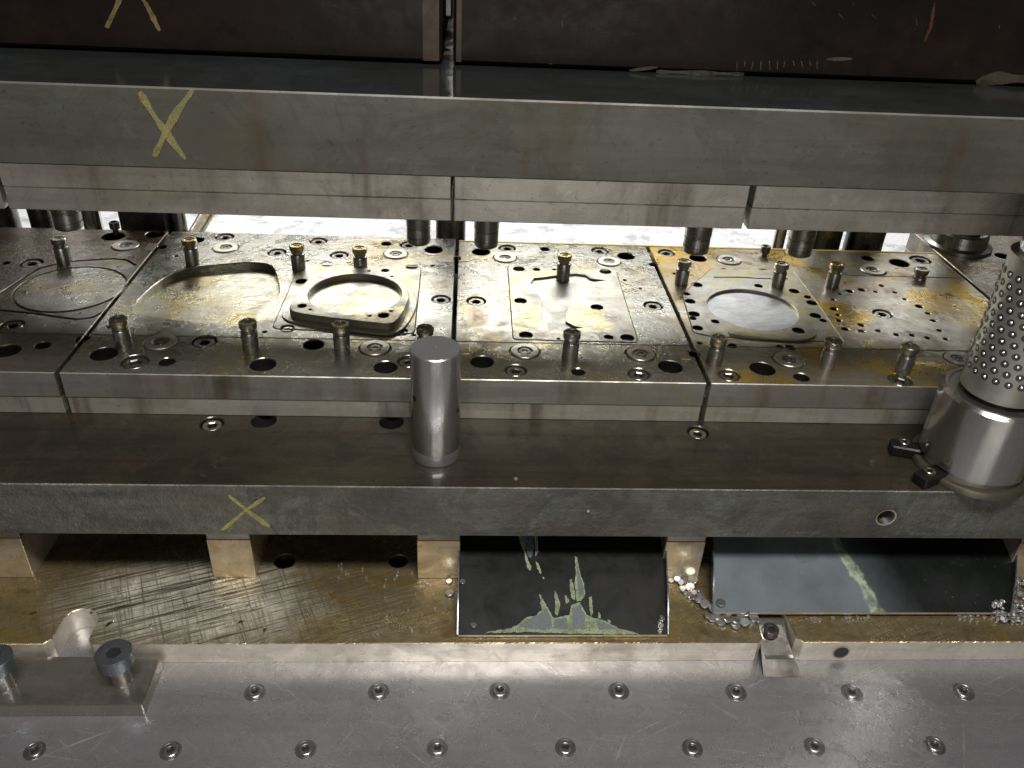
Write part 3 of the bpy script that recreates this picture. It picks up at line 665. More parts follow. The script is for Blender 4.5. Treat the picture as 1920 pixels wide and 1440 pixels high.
# ------------------------------------------------------------------ bolster with clamp slots
def slot(cxf, yend, w, ch, mouth):
    """points (left to right) of a U slot cut in from the front edge"""
    r = w / 2; yc = yend - r
    pts = [(cxf - r - ch, mouth), (cxf - r, mouth + ch)]
    for i in range(13):
        a = math.pi - math.pi * i / 12; pts.append((cxf + r * math.cos(a), yc + r * math.sin(a)))
    pts += [(cxf + r, mouth + ch), (cxf + r + ch, mouth)]
    return pts
s1 = at(128, 1205, z=ZB).x; e1 = at(143, 1141, z=ZB).y
s2 = at(1463, 1200, z=ZB).x; e2 = e1 + 0.005
W1 = 0.044
out = [(-1.6, YB)] + slot(s1, e1, W1, 0.008, YB) + slot(s2, e2, W1, 0.008, YB) + [(1.6, YB), (1.6, 1.9), (-1.6, 1.9)]
H = []
for (px, py, r) in ((534,1052,19),(747,1052,17)): c, rr = CR(px, py, r, ZB); H.append((circ(c, rr), 0.02))
t = thing('bolster_plate', (0, 1.2, ZBED), 'brown oily bolster plate with clamp slots below the lower shoe', 'press plate')
m = MB(); m.prism(out, ZBED + .0003, ZB, H, b=0.001, pit=2, sidemat=1); m.build('bolster_slab', ['bolster', 'bolsterf', 'dark'], t)
hb = at(1577, 1223, y=YB); hbr = px_r(hb, 14)
m = MB(); n = 28; m.cur = 0
m.add([(hb.x + q * math.cos(2 * math.pi * i / n), YB - 0.0005, hb.z + q * math.sin(2 * math.pi * i / n)) for q in (hbr * 1.2, hbr) for i in range(n)], [(i, (i + 1) % n, n + (i + 1) % n, n + i) for i in range(n)])
m.cur = 1; m.add([(hb.x + hbr * math.cos(2 * math.pi * i / n), YB - 0.0004, hb.z + hbr * math.sin(2 * math.pi * i / n)) for i in range(n)], [tuple(range(n))])
m.build('threaded_hole', ['riser', 'dark'], t)

# bed
m = MB(); m.box(-1.6, 1.6, 0.05, 1.95, ZBED - 0.08, ZBED, 0.001); bed = tag(m.build('press_bed', 'bed'), kind='structure')
rows = [((478,1298),(710,1297),(937,1295),(1160,1296),(1380,1298),(1597,1299),(1806,1297)), ((65,1408),(320,1408),(573,1405),(820,1403),(1060,1402),(1298,1403),(1527,1400),(1752,1398))]
def bedscrew():
    m = MB()
    m.lathe([(1.0, 0.0), (0.97, 0.05), (0.86, 0.06), (0.80, 0.01), (0.74, 0.01), (0.70, 0.14), (0.62, 0.19), (0.42, 0.20), (0.36, 0.17), (0.33, 0.02)], 32)
    m.cur = 1; m.lathe([(0.34, 0.02), (0.33, 0.024)], 6)
    return to_data(m, 'bed_screw', ['bedscrew', 'dark'])
BS = bedscrew()
for row in rows:
    for p in row:
        q = at(*p, z=ZBED); place(BS, 'bed_screw', bed, (q.x, q.y), px_r(q, 20), ZBED + 0.0002)

# ------------------------------------------------------------------ clamp block lower left
c0 = at(272, 1342, z=ZBED); ztb = 0; 
zt = at(265, 1322, y=c0.y).z
bk = at(306, 1230, z=zt)
t = thing('clamp_block', (c0.x - .12, (c0.y + bk.y) / 2, ZBED), 'bright rectangular clamp block on the bed in the lower left corner', 'clamp block')
m = MB(); m.box(-1.1, c0.x, c0.y, min(bk.y, YB - 0.001), ZBED + .0003, zt, 0.001); m.build('block_body', 'plate3', t)
for (top, lb) in (((212, 1222), 1), ((-14, 1232), 0)):
    hz = zt + 0.052; p = at(*top, z=hz)
    q = thing('shoulder_bolt', (p.x, p.y, zt), 'dark headed shoulder bolt standing on the clamp block' if lb else 'second shoulder bolt on the clamp block, cut by the left photo edge', 'bolt', 'shoulder bolts on the clamp block')
    rh = px_r(p, 33)
    m = MB(); m.lathe([(rh * .60, zt), (rh * .60, zt + .001), (rh * .55, zt + 0.0015), (rh * .55, hz - 0.018)], 36, (p.x, p.y, 0)); m.build('shank', 'post', q)
    m = MB(); m.prism(circ((p.x, p.y), rh, 40), hz - 0.018, hz, [([(p.x + a * 0.42 * rh, p.y + b * .42 * rh) for a, b in hexa(1)], 0.008)], b=0.0015, floormat=1); m.build('head', ['blk2', 'dark'], q)

# bracket bolt in the right slot
p = at(1446, 1202, z=ZB - .012)
t = thing('slot_clamp', (s2, 0.76, ZBED), 'small bent clamp strip with a bolt in the right bolster slot', 'clamp')
m = MB(); pr = []
for i in range(9):
    a = i / 8; pr.append((0.712 + a * .090, ZBED + 0.0125 + 0.024 * (a * a * (3 - 2 * a))))
vv = []; 
for (yy, zz) in pr:
    for (xx, dz) in ((-.019, 0), (.019, 0), (.019, -.003), (-.019, -.003)): vv.append((s2 + xx, yy, zz + dz))
ff = [(4 * k + j, 4 * k + (j + 1) % 4, 4 * k + 4 + (j + 1) % 4, 4 * k + 4 + j) for k in range(8) for j in range(4)] + [(0, 1, 2, 3), (35, 34, 33, 32)]
m.add(vv, ff); m.build('clamp_strip', 'post', t)
m.v = m.v
w_ = MB(); top_ = (0.752, ZB - .004); bot_ = (0.692, ZBED + .0006)  # bracket plate; its lower end stands in for its reflection in the bed
w_.add([(s2 - .024, bot_[0], bot_[1]), (s2 + .026, bot_[0], bot_[1]), (s2 + .012, top_[0], top_[1]), (s2 - .019, top_[0], top_[1]),
        (s2 - .024, bot_[0] + .002, bot_[1] - .0004), (s2 + .026, bot_[0] + .002, bot_[1] - .0004), (s2 + .012, top_[0] + .002, top_[1] - .003), (s2 - .019, top_[0] + .002, top_[1] - .003)],
       [(0, 1, 2, 3), (7, 6, 5, 4), (0, 4, 5, 1), (1, 5, 6, 2), (2, 6, 7, 3), (3, 7, 4, 0)]); w_.build('tongue_plate', 'plate3', t)
q = Vector((s2 - .006, 0.742, ZB - .004))
m = MB(); m.prism(circ((q.x, q.y), 0.0105, 28), q.z - .004, q.z + .005, [([(q.x + a * .005, q.y + b * .005) for a, b in hexa(1)], .004)], b=.001, floormat=1); m.build('bolt_head', ['screw', 'dark'], t)

# ------------------------------------------------------------------ chutes
def chute(name, label, fl, fr, bl, br, zf, yb, zb, mat, kink=0.0):
    """sheet metal chute: fl/fr front corners in photo px on plane zf, rear edge at (yb, zb)"""
    A = at(*fl, z=zf); B = at(*fr, z=zf); Cc = at(*bl, y=yb); Dd = at(*br, y=yb)
    t = thing(name, ((A.x + B.x) / 2, A.y, ZB), label, 'chute', 'black discharge chutes')
    n = 10; m = MB(); vv = []
    yf = (A.y + B.y) / 2
    def prof(t_):
        y_ = yf + (yb - yf) * t_; z_ = zf + (zb - zf) * (t_ ** 1.0) + kink * math.sin(t_ * math.pi) ; return y_, z_
    for i in range(n + 1):
        t_ = i / n; y_, z_ = prof(t_)
        xl = A.x + (Cc.x - A.x) * t_; xr = B.x + (Dd.x - B.x) * t_
        vv += [(xl, y_, z_), (xr, y_, z_), (xr, y_, z_ - .002), (xl, y_, z_ - .002)]
    ff = [(4 * k + j, 4 * k + (j + 1) % 4, 4 * k + 4 + (j + 1) % 4, 4 * k + 4 + j) for k in range(n) for j in range(4)] + [(0, 1, 2, 3), tuple(4 * n + j for j in (3, 2, 1, 0))]
    m.add(vv, ff); m.build('chute_floor', mat, t)
    for s_ in (0, 1):
        m = MB(); vv = []
        for i in range(n + 1):
            t_ = i / n; y_, z_ = prof(t_); x_ = (A.x + (Cc.x - A.x) * t_) if s_ == 0 else (B.x + (Dd.x - B.x) * t_)
            dx = -0.0016 if s_ == 0 else 0.0016; h = 0.012 * min(1, t_ * 5) + 0.001
            vv += [(x_, y_, z_ - .002), (x_ + dx, y_, z_ - .002), (x_ + dx, y_, z_ + h), (x_, y_, z_ + h)]
        m.add(vv, ff); m.build('side_flange', 'blk2', t)
    m = MB(); m.box(A.x, B.x, yf - .0012, yf - .0002, zf - .0025, zf + .0004, .0002); m.build('front_lip', 'riser', t)
    def onto(px, py):
        lo, hi = 0.0, 1.0   # point of the chute floor under a photo pixel
        for _ in range(30):
            mid = (lo + hi) / 2; y_, z_ = prof(mid); q = at(px, py, y=y_)
            if q.z < z_: hi = mid
            else: lo = mid
        y_, z_ = prof((lo + hi) / 2); q = at(px, py, y=y_); return (q.x, y_, z_)
    return t, onto
ZC = ZB + 0.0035
ch1, on1 = chute('discharge_chute', 'narrow black chute with peeling pale green paint', (859,1189), (1252,1192), (863,985), (1237,985), ZC, 0.90, -0.178, 'black')
ch2, on2 = chute('discharge_chute', 'wide chute, grey worn left half and black right half', (1337,1147), (1895,1150), (1319,985), (1880,985), ZC + .004, 0.93, -0.176, 'chute2', kink=0.004)
def peel(pts, mat, par, on, lift, jit=1.2):
    q = []
    for i in range(len(pts)):
        a = pts[i]; b = pts[(i + 1) % len(pts)]; n = max(1, int(math.hypot(b[0] - a[0], b[1] - a[1]) / 4))
        for j in range(n): q.append((a[0] + (b[0] - a[0]) * j / n + random.uniform(-jit, jit), a[1] + (b[1] - a[1]) * j / n + random.uniform(-jit, jit)))
    P = [on(*p) for p in q]
    rv, re, rf, _, _, _ = delaunay_2d_cdt([Vector((p[0], p[1])) for p in P], [(i, (i + 1) % len(P)) for i in range(len(P))], [], 0, 1e-7)
    lp = [(p[0], p[1]) for p in P]
    zz = {}
    m = MB(); fs = [tuple(f) for f in rf if inside((sum(rv[i][0] for i in f) / 3, sum(rv[i][1] for i in f) / 3), lp)]
    def zat(v):
        b_ = min(P, key=lambda p: (p[0] - v[0]) ** 2 + (p[1] - v[1]) ** 2); return b_[2]
    m.add([(v[0], v[1], zat(v) + lift) for v in rv], fs); return m.build('paint_peel', mat, par, smooth=0)
Zc = lambda l: [(640 + a * .3888, 880 + b * .3888) for a, b in l]
peel(Zc([(690,790),(820,765),(870,735),(900,712),(940,705),(965,680),(955,600),(985,650),(1015,705),(1030,720),(1100,700),(1110,655),(1150,640),(1180,700),(1215,715),(1280,735),(1340,768),(1440,796),(1200,796),(900,786)]), 'peelg', ch1, on1, .0005)
peel(Zc([(850,762),(900,728),(970,690),(985,668),(1010,715),(1015,770),(960,775)]), 'peelb', ch1, on1, .0009)
peel(Zc([(1030,725),(1085,718),(1100,770),(1020,772)]), 'peelb', ch1, on1, .0009)
peel(Zc([(1112,672),(1150,655),(1178,710),(1172,775),(1115,772)]), 'peelb', ch1, on1, .0009)
peel(Zc([(1225,725),(1290,748),(1330,772),(1240,776)]), 'peelb', ch1, on1, .0009)
for l in ([(1125,420),(1137,425),(1150,500),(1170,550),(1178,600),(1155,635),(1135,640),(1125,560),(1130,500)], [(1100,535),(1112,530),(1128,600),(1125,632),(1108,620)],
          [(1028,585),(1040,600),(1055,650),(1045,705),(1030,700),(1030,640)], [(1075,610),(1085,608),(1100,640),(1085,650)], [(1195,620),(1207,615),(1215,690),(1205,710),(1197,680)],
          [(1240,690),(1252,700),(1250,720),(1240,715)], [(1285,725),(1300,730),(1298,748),(1287,745)], [(938,445),(950,455),(965,500),(960,508),(945,480)], [(968,518),(980,520),(978,533),(969,531)],
          [(850,310),(880,312),(890,400),(900,440),(915,470),(910,490),(895,470),(880,400),(862,350)], [(930,315),(945,315),(950,400),(935,420),(935,370)]):
    peel(Zc(l), 'peelg', ch1, on1, .0005, 0.8)
peel(Zc([(1136,470),(1147,505),(1165,555),(1170,598),(1150,618),(1140,560)]), 'peelb', ch1, on1, .0009, .5)
peel(Zc([(872,315),(925,320),(930,380),(915,430),(900,420),(885,360)]), 'peelb', ch1, on1, .0007, .6)
peel([(1493,1020),(1530,1018),(1536,1050),(1500,1058),(1488,1040)], 'rubbed', ch2, on2, .0005)

# ------------------------------------------------------------------ slugs
def slug_data(r, h):
    m = MB(); m.lathe([(r * .93, -h / 2), (r, -h / 2 + h * .18), (r, h / 2 - h * .18), (r * .93, h / 2)], 20); return to_data(m, 'slug', ['bright'])
SL = [slug_data(0.0030, .0022), slug_data(0.0042, .0024), slug_data(0.0065, .003), slug_data(0.0022, .002)]
def slug(x, y, z, k, tilt, label, group):
    o = bpy.data.objects.new('steel_slug', SL[k]); COL.objects.link(o); o.location = (x, y, z)
    o.rotation_euler = (random.uniform(-tilt, tilt), random.uniform(-tilt, tilt), random.uniform(0, 6)); tag(o, label, 'slug', group)
spots = []
def scatter(n, pts, kinds, layers, label, group, sp=1.0):
    """drop discs inside a pixel polygon on the bolster, piling a little"""
    lp = G(pts, ZB); xs = [p[0] for p in lp]; ys = [p[1] for p in lp]; done = 0; tries = 0
    while done < n and tries < 6000:
        tries += 1; x = random.uniform(min(xs), max(xs)); y = random.uniform(min(ys), max(ys))
        if not inside((x, y), lp): continue
        k = random.choice(kinds); r = (0.003, 0.0042, 0.0065, .0022)[k]; lvl = 0
        hits = [s for s in spots if math.hypot(s[0] - x, s[1] - y) < (s[2] + r) * .86 * sp]
        if hits:
            lvl = max(s[3] for s in hits) + 1
            if lvl >= layers: continue
        spots.append((x, y, r, lvl)); slug(x, y, ZB + .0016 + lvl * .0030 + (.001 if k == 2 else 0), k, 0.06 + .28 * (lvl > 0), label, group); done += 1
scatter(26, [(1318,1140),(1345,1128),(1425,1165),(1405,1178),(1365,1175),(1325,1160)], [2, 2, 1], 2, 'round steel slug in the loose heap at the left end of the wide chute lip', 'slugs at the left end of the wide chute')
scatter(22, [(1268,1090),(1306,1088),(1312,1118),(1322,1140),(1300,1128),(1280,1112)], [1, 1, 2], 2, 'steel slug in the trail leading from the riser to the wide chute', 'slugs beside the middle riser')
scatter(80, [(1858,1150),(1890,1140),(1925,1140),(1940,1165),(1900,1174),(1868,1168)], [0, 0, 1], 3, 'tiny bright slug in the glittering heap at the right end of the wide chute', 'slugs at the right end of the wide chute')
scatter(26, [(1893,1092),(1935,1085),(1940,1135),(1903,1138)], [0, 1], 2, 'small slug lying against the rightmost riser', 'slugs by the rightmost riser')
scatter(12, [(1238,1082),(1275,1083),(1275,1092),(1240,1092)], [0, 1], 1, 'small slug in the line along the foot of the riser between the chutes', 'slugs at the riser foot')
scatter(22, [(610,1060),(700,1050),(850,1080),(856,1190),(700,1192),(660,1130)], [3], 1, 'tiny slug lying loose on the brown bolster left of the narrow chute', 'loose slugs on the bolster')
scatter(9, [(1520,1158),(1640,1156),(1640,1163),(1520,1164)], [0], 1, 'tiny slug just in front of the wide chute lip', 'slugs along the wide chute lip')
scatter(9, [(1795,1152),(1850,1152),(1850,1166),(1795,1164)], [0, 1], 1, 'small slug left of the glittering heap', 'slugs left of the bright heap')
scatter(5, [(100,1120),(520,1085),(560,1190),(230,1190)], [3], 1, 'tiny slug alone on the cross scratched bolster area', 'slugs on the left bolster')
for i in range(8):
    x, y, z = on1(1238 + random.uniform(-6, 6), 1158 + i * 4); slug(x, y, z + .0015, 0, .2, 'tiny slug on the right front corner of the narrow chute', 'slugs on the narrow chute corner')
for p in ((867,1092),(888,1174)): x, y, z = on1(*p); slug(x, y, z + .0016, 1, .1, 'single slug near the left edge of the narrow chute' if p[1] < 1100 else 'single slug near the front left corner of the narrow chute', 'slugs on the narrow chute')
x, y, z = on2(1351, 1132); slug(x, y, z + .002, 2, .1, 'pale round slug on the front left corner of the wide chute', 'slugs on the wide chute')
for i in range(14):
    x, y, z = on2(1868 + random.uniform(-10, 14), 1138 + random.uniform(-8, 4)); slug(x, y, z + .0016 + .002 * random.random(), 0, .6, 'tiny slug spilled on the right front corner of the wide chute', 'slugs on the wide chute corner')
for px, lb in (((842,1092), 'dark slug against the left flange of the narrow chute'), ((843,1114), 'larger dark slug below the one against the narrow chute flange')):
    q = at(*px, z=ZB); slug(q.x, q.y, ZB + .002, 1 + (px[1] > 1100), .2, lb, 'slugs left of the narrow chute')
q = at(1577, 957, y=YS); 
for px in ((1103, 958),):
    q = at(*px, y=YS); m = MB(); m.lathe([(.0012, 0.0), (.0022, .0004), (.0020, .0012), (.0008, .0016)], 16, (q.x, YS - .0001, q.z), 'Y')
    o = m.build('metal_bead', 'bright', None, loc=(q.x, YS, q.z)); tag(o, 'tiny bright bead stuck on the front of the lower shoe', 'bead')
q = at(967, 900, z=ZS); slug(q.x, q.y, ZS + .0016, 0, .1, 'tiny slug on top of the lower shoe near its front edge', 'slug on the lower shoe')

for px, L_, an, lb in (((62,1152), .010, .4, 'dark metal sliver on the bolster near the left photo edge'), ((205,1172), .014, 1.0, 'reddish curled sliver beside the left slot on the bolster'),
                       ((452,1168), .009, .5, 'brown sliver on the bolster in front of the second riser'), ((497,1183), .007, 1.4, 'small dark chip near the bolster edge, right of the brown sliver')):
    q = at(*px, z=ZB); m = MB(); vv = []
    for i in range(7):
        a = i / 6; w_ = .0016 * (1 - abs(2 * a - 1)) + .0004; x_ = (a - .5) * L_; h_ = .0012 + .0022 * math.sin(a * 3.1); cc, ss = math.cos(an), math.sin(an)
        for sgn, dz in ((1, 0), (-1, .0008)): vv.append((q.x + x_ * cc - sgn * w_ * ss, q.y + x_ * ss + sgn * w_ * cc, ZB + h_ + dz))
        vv.append((q.x + x_ * cc, q.y + x_ * ss, ZB + h_ - .0008))
    m.add(vv, [(3 * k + j, 3 * k + (j + 1) % 3, 3 * k + 3 + (j + 1) % 3, 3 * k + 3 + j) for k in range(6) for j in range(3)])
    tag(m.build('metal_sliver', 'screw', None, loc=(q.x, q.y, ZB)), lb, 'sliver', 'slivers on the bolster')
# ------------------------------------------------------------------ stop cylinder in front
cb = at(817.5, 850, z=ZS); cr = 0.0312; cy = cb.y; ctop = at(816, 652, y=cy).z
t = thing('stop_cylinder', (cb.x, cy, ZS), 'solid steel cylinder standing upright on the lower shoe at the centre', 'steel cylinder')
m = MB(); m.lathe([(cr - .001, ZS), (cr, ZS + .001), (cr, ZS + .0165), (cr - .0003, ZS + .017), (cr - .0003, ZS + .0178), (cr, ZS + .0183), (cr, ctop - .0015), (cr - .0013, ctop - .0001)], 96, (cb.x, cy, 0)); m.build('bar', 'cyl', t)
m = MB(); m.prism(circ((cb.x, cy), cr - .0013, 96), ctop - .0004, ctop + .0002, [(circ((cb.x, cy), .0023, 14), .003)], b=.0002, pit=1, floormat=1); m.build('end_face', ['cyltop', 'dark'], t)
for (px, py, r_, side) in ((778,741,6,-1), (861,767,5,1)):
    zz = at(px, py, y=cy - .01).z; a = D2R(215 if side < 0 else -25)
    m = MB(); n = 18; d_ = Vector((math.cos(a), math.sin(a), 0)); s_ = Vector((-math.sin(a), math.cos(a), 0)); ctr = Vector((cb.x, cy, zz))
    R_ = px_r(ctr, r_)
    ringp = []
    for i in range(n):
        u = R_ * math.cos(2 * math.pi * i / n); w = R_ * math.sin(2 * math.pi * i / n); ringp.append(ctr + s_ * u + d_ * (math.sqrt(cr * cr - u * u) + .0003) + Vector((0, 0, w)))
    m.add(ringp, [tuple(range(n))]); m.build('cross_hole', 'dark', t)

# ------------------------------------------------------------------ guide post right with ball cage
gb = at(1815, 872, z=ZS); gx, gy = gb.x, gb.y
R0 = 0.0665
t = thing('guide_post', (gx, gy, ZS), 'big guide post with a perforated ball cage at the right edge', 'guide post')
zsl = ZS + 0.118
m = MB(); m.lathe([(R0 + .008, ZS), (R0 + .008, ZS + .006), (R0 + .006, ZS + .009), (R0 + .001, ZS + .0095)], 80, (gx, gy, 0)); m.build('foot_flange', 'bronze', t)
rb = R0 * .89
m = MB(); m.lathe([(R0 - .003, ZS + .009), (R0 - .003, ZS + .016), (R0 + .001, ZS + .019), (R0 + .001, zsl - .004), (R0 - .003, zsl), (rb, zsl), (rb - .0015, zsl - .002)], 96, (gx, gy, 0)); m.build('bushing', 'post', t)
m = MB(); n = 64; m.add([(gx + q * math.cos(2 * math.pi * i / n), gy + q * math.sin(2 * math.pi * i / n), z_) for q, z_ in ((rb - .0015, zsl - .002), (rb - .0015, zsl - .05), (.02, zsl - .05)) for i in range(n)], [(k * n + i, k * n + (i + 1) % n, (k + 1) * n + (i + 1) % n, (k + 1) * n + i) for k in (0, 1) for i in range(n)]); m.build('bore', 'dark', t)
rc = R0 * .72; zc0 = zsl + .005; zc1 = at(1925, 478, y=gy).z
m = MB(); m.lathe([(rc - .001, zc0), (rc, zc0 + .001), (rc, zc1 - .001), (rc - .002, zc1), (rc - .008, zc1), (rc - .008, zc1 - .01)], 96, (gx, gy, 0)); cage = m.build('ball_cage', 'cage', t)
m = MB(); rp = rc - .008; m.lathe([(rp, zc0 + .001), (rp, 0.55)], 80, (gx, gy, 0)); m.build('post_shaft', 'post', t)
m = MB(); m.lathe([(rp - .002, zsl - .045), (rp - .002, zc0 + .001)], 60, (gx, gy, 0)); m.build('post_root', 'dark', t)  # lower post coloured dark for the shade in the bore
bm_ = MB(); bm_.lathe([(.0006, -.0030), (.0017, -.0021), (.0026, -.0008), (.0026, .0008), (.0017, .0021), (.0006, .0030)], 14); BALL = to_data(bm_, 'ball', ['bright'])
dm = MB()
n = 18; dv = [(q * math.cos(2 * math.pi * i / n), q * math.sin(2 * math.pi * i / n), z_) for q, z_ in ((.0047, 0.0), (.0041, .0002), (.0036, .0001)) for i in range(n)]
dm.add(dv, [(k * n + i, k * n + (i + 1) % n, (k + 1) * n + (i + 1) % n, (k + 1) * n + i) for k in range(2) for i in range(n)]); dm.cur = 0; dm.add(dv[2 * n:], [tuple(range(n))])
DIM = to_data(dm, 'ball_socket', ['socket'])
nb = 21; cnt = 0
for j in range(24):
    z_ = zc0 + .030 + j * .0128
    if z_ > zc1 - .012: break
    for i in range(nb):
        a = 2 * math.pi * (i + j * 0.5 + j * 0.06) / nb
        dx, dy = math.cos(a), math.sin(a)
        # only the half that faces the front and left
        if dx * -0.55 + dy * -0.83 < -0.15: continue
        rot = Vector((dx, dy, 0)).to_track_quat('Z', 'Y').to_euler()
        for dt, nm, rr in ((DIM, 'ball_socket', rc + .0001), (BALL, 'ball', rc - .0013)):
            if cnt >= 290 and nm == 'ball_socket' : pass
            o = bpy.data.objects.new(nm, dt); COL.objects.link(o); o.parent = cage
            o.location = (dx * rr, dy * rr, z_ - ZS); o.rotation_euler = rot
        cnt += 1
print('balls', cnt)
# hold-down clamps round the foot
for a, lb in ((206, 'a'), (163, 'c')):
    a = D2R(a); cx_, cy_ = gx + math.cos(a) * (R0 + .016), gy + math.sin(a) * (R0 + .016)
    m = MB(); m.box(-.020, .020, -.011, .011, 0, .016, .002)
    ca, sa = math.cos(a), math.sin(a)
    m.v = [(cx_ + x * ca - y * sa, cy_ + x * sa + y * ca, ZS + z) for x, y, z in m.v]; m.build('toe_clamp', 'black', t)
    place(SCREW, 'clamp_screw', t, (cx_ + .004 * ca, cy_ + .004 * sa), .0075, ZS + .0205)

# ------------------------------------------------------------------ upper tool
# upper blocks
ub = [(-1.3, -0.5385, 'leftmost pale upper die block cut by the photo edge'), (-0.5335, -0.0175, 'long pale upper die block hanging over the curved pocket and ring block'),
      (-0.0145, 0.3395, 'middle pale upper die block hanging over the trapezoid insert'), (0.3460, 0.895, 'right pale upper die block with a rusty seam')]
for (x0, x1, lb) in ub:
    t = thing('upper_die_block', ((x0 + x1) / 2, 1.2, ZU), lb, 'upper die block', 'upper die blocks in a row')
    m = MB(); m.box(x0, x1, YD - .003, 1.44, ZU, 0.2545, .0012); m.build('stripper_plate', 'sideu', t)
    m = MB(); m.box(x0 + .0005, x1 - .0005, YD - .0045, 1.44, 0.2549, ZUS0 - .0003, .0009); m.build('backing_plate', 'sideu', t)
# upper shoe
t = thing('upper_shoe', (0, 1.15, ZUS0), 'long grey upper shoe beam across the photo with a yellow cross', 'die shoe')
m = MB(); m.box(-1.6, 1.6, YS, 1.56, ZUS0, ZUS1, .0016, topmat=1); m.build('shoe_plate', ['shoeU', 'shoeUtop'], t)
stroke('paint_mark', [(262,172),(285,210),(318,258),(348,298)], 14, YS, 'chalk', t, .12, .0006)
stroke('paint_mark', [(362,168),(335,205),(312,245),(290,293)], 16, YS, 'chalk', t, .12, .0010)
# ram plates
YM = 0.952
gapx0 = at(829, 118, z=ZUS1).x; gapx0 = at(829, 60, y=YM).x; gapx1 = at(850, 60, y=YM).x
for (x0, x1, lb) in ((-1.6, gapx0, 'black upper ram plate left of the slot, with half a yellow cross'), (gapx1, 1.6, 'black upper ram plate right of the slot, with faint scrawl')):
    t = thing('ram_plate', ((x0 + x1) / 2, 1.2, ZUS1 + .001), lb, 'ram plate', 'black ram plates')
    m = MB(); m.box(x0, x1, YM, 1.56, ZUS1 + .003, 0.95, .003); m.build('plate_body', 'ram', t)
    m = MB()
    if x0 < -1:
        m.box(x1 - .021, x1 - .003, YM - .0006, YM + .01, ZUS1 + .004, .94, .0004); m.build('edge_wear', 'ramedge', t)
        stroke('paint_mark', [(238,-40),(222,5),(200,52)], 13, YM, 'chalkdim', t, .2, .0005)
        stroke('paint_mark', [(248,-30),(275,8),(300,58)], 9, YM, 'chalkdim', t, .3, .0009)
    else:
        m.box(x0 + .003, x0 + .009, YM - .0006, YM + .01, ZUS1 + .004, .94, .0004); m.build('edge_wear', 'ramedge', t)
        for (a, b) in (((1180,132),(1232,126)),((1230,134),(1395,139)),((1550,111),(1598,110))): stroke('scuff', [a, b], random.uniform(6, 11), YM, 'chalkw', t, .15)
        for i in range(11): x_ = 1382 + i * 15; stroke('scrawl', [(x_, 114), (x_ + random.uniform(-4, 4), 114 + random.uniform(8, 20))], 3.5, YM, 'chalkw', t, .3)
        stroke('scuff', [(1830,155),(1870,146),(1960,150)], 24, YM, 'rubbed', t, .12)
        stroke('scrawl', [(1752,5),(1745,50),(1733,78)], 5, YM, 'chalkr', t, .5)
        for i in range(26):
            x_, y_ = random.uniform(950, 1900), random.uniform(2, 120); l_ = random.uniform(2, 14)
            stroke('scratch', [(x_, y_), (x_ + random.choice((l_, 0, 1)), y_ + random.choice((0, l_, 1)) + .5)], 1.6, YM, 'chalkw', t, .5)
    # tie bar in the slot
m = MB(); m.box(gapx0 + .0015, gapx1 - .0015, YM + .03, YM + .05, at(840, 42, y=YM).z, .9, .002); t = m.build('tie_bolt', 'darkpost', None, loc=((gapx0 + gapx1) / 2, YM + .04, .5)); tag(t, 'greasy tie bolt in the slot between the two ram plates', 'bolt')

# ------------------------------------------------------------------ pins hanging from the upper blocks
def hang(px0, px1, pyb, yy, label, ringz=(.012, .026)):
    a = at(px0, pyb - 6, y=yy); b = at(px1, pyb - 6, y=yy); c = ((a.x + b.x) / 2, yy + 0); r = (b.x - a.x) / 2; zb = a.z - .004
    t = thing('leader_pin', (c[0], c[1], ZU), label, 'pin', 'pins hanging from the upper blocks')
    prof = [(r * .86, zb), (r * .95, zb + .0015), (r * .97, zb + .003)]
    for z_ in ringz: prof += [(r * .97, zb + z_ - .001), (r * .91, zb + z_ - .0005), (r * .91, zb + z_ + .0008), (r * .97, zb + z_ + .0013)]
    prof += [(r, zb + ringz[-1] + .004), (r, ZU + .0002)]
    m = MB(); m.lathe(prof, 48, (c[0], c[1], 0)); m.build('pin_body', 'pin', t)
hang(762, 808, 455, 1.20, 'leader pin hanging just left of the central gap in the upper blocks')
hang(888, 935, 461, 1.20, 'leader pin hanging just right of the central gap in the upper blocks')
hang(1279, 1329, 472, 1.20, 'leader pin hanging near the right end of the middle upper block')
hang(1473, 1521, 477, 1.20, 'leader pin with a wet tip hanging from the right upper block')
hang(103, 156, 427, 1.20, 'leader pin with two rings hanging from the long upper block at the left')

# rear posts behind the die
def rear(px0, px1, yy, mat, label, top=ZUS0, bottom=ZS, sq=False, cat='rear post'):
    a = at(px0, 430, y=yy); b = at(px1, 430, y=yy); xc = (a.x + b.x) / 2; r = (b.x - a.x) / 2
    t = thing('rear_post', (xc, yy, bottom), label, cat, 'rear posts behind the die')
    m = MB()
    if sq: m.box(xc - r, xc + r, yy - r * .8, yy + r * .8, bottom, top, .002)
    else: m.lathe([(r, bottom), (r, top)], 48, (xc, yy, 0))
    m.build('post_body', mat, t)
    m = MB()
    if sq: m.box(xc - r - .006, xc + r + .006, yy - r * .8 - .006, yy + r * .8 + .006, bottom, bottom + .02, .002)
    else: m.lathe([(r + .008, bottom), (r + .008, bottom + .018), (r + .005, bottom + .021), (r, bottom + .021)], 40, (xc, yy, 0))
    m.build('post_foot', mat, t)
rear(-40, 38, 1.52, 'darkpost', 'dark rear post at the far left photo edge')
rear(62, 104, 1.52, 'darkpost', 'dark rear post left of the ringed leader pin')
rear(160, 194, 1.52, 'post', 'bright slim rear post right of the ringed leader pin')
rear(241, 325, 1.525, 'darkpost', 'wide dark square rear post in the left window of light', sq=True)
rear(326, 352, 1.53, 'cyl', 'lighter right side of the wide dark rear post, built as its own narrow post')  # lighter right side of the square post, added as a separate post
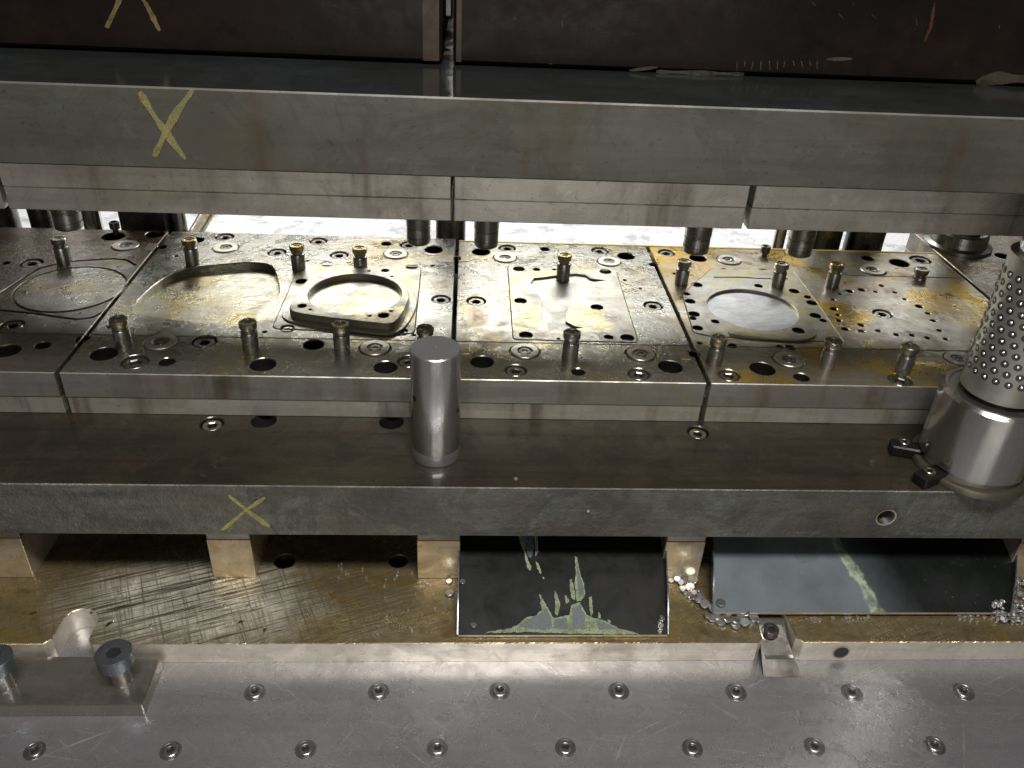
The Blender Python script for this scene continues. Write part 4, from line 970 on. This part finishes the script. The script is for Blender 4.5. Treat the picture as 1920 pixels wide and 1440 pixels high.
rear(817, 873, 1.52, 'darkpost', 'dark rear post behind the central gap')
rear(1455, 1476, 1.52, 'post', 'slim bright rear post left of the wet leader pin')
rear(1524, 1580, 1.52, 'darkpost', 'shiny rear post right of the wet leader pin')
rear(1592, 1660, 1.52, 'darkpost', 'dark rear post between two white windows at the right')
# leaning tube end
a = at(361, 424, y=1.55); b = at(384, 400, y=1.62)
t = thing('rear_tube', (a.x, 1.55, -.0655), 'pale rounded tube end leaning behind the left die block', 'tube')
m = MB(); d_ = Vector((0.030, 0.12, 0.05)); base = Vector((a.x + .004, 1.50, -.045)); L_ = d_.length; prof = [(.012, 0), (.0125, .01), (.0135, L_ * .75), (.012, L_ * .9), (.008, L_ * .98), (.003, L_)]
mm = MB(); mm.lathe(prof, 24); qq = d_.to_track_quat('Z', 'Y'); mm.v = [tuple(base + qq @ Vector(p)) for p in mm.v]; mm.build('tube_body', 'riser', t)
for px, lb in (((213, 416), 'small cap screw standing at the back edge beside the bright slim post'), ((1437, 461), 'small cap screw standing at the back edge of the yellow stained block')):
    q = at(*px, z=.02); r_ = px_r(q, 9)
    t = thing('cap_screw', (q.x, q.y, 0), lb, 'screw', 'cap screws at the back edge')
    m = MB(); m.prism(circ((q.x, q.y), r_, 28), .008, .020, [([(q.x + a * r_ * .5, q.y + b * r_ * .5) for a, b in hexa(1)], .005)], b=.001, floormat=1); m.build('screw_head', ['screw', 'dark'], t)
    m = MB(); m.lathe([(r_ * .6, -.005), (r_ * .6, .0085)], 20, (q.x, q.y, 0)); m.build('screw_shank', 'screw', t)
# added strip in the yellow of back-lit oil on the rear edge
m = MB(); ya = 1.4385; m.box(-0.012, 0.893, ya, ya + .006, -.012, .0005, .0008); t = m.build('backlit_oil_strip', 'yellow', None, loc=(.44, ya, -.03)); tag(t, 'thin added strip in the yellow of back-lit oil along the back edge of the middle and right blocks', 'strip')
# far right ball bushing behind the flooded block
q = at(1822, 470, z=0.01)
t = thing('rear_bushing', (q.x, q.y + .05, 0), 'dark round bushing on the flooded block at the far right back', 'bushing')
m = MB(); m.lathe([(.062, 0), (.062, .006), (.052, .009), (.050, .03), (.046, .033), (.040, .033), (.040, .02)], 48, (q.x, q.y + .05, 0)); m.build('bushing_ring', 'pin', t)
m = MB(); m.lathe([(.034, .0), (.034, .21)], 40, (q.x, q.y + .05, 0)); m.build('bushing_post', 'pin', t)
cleanup()
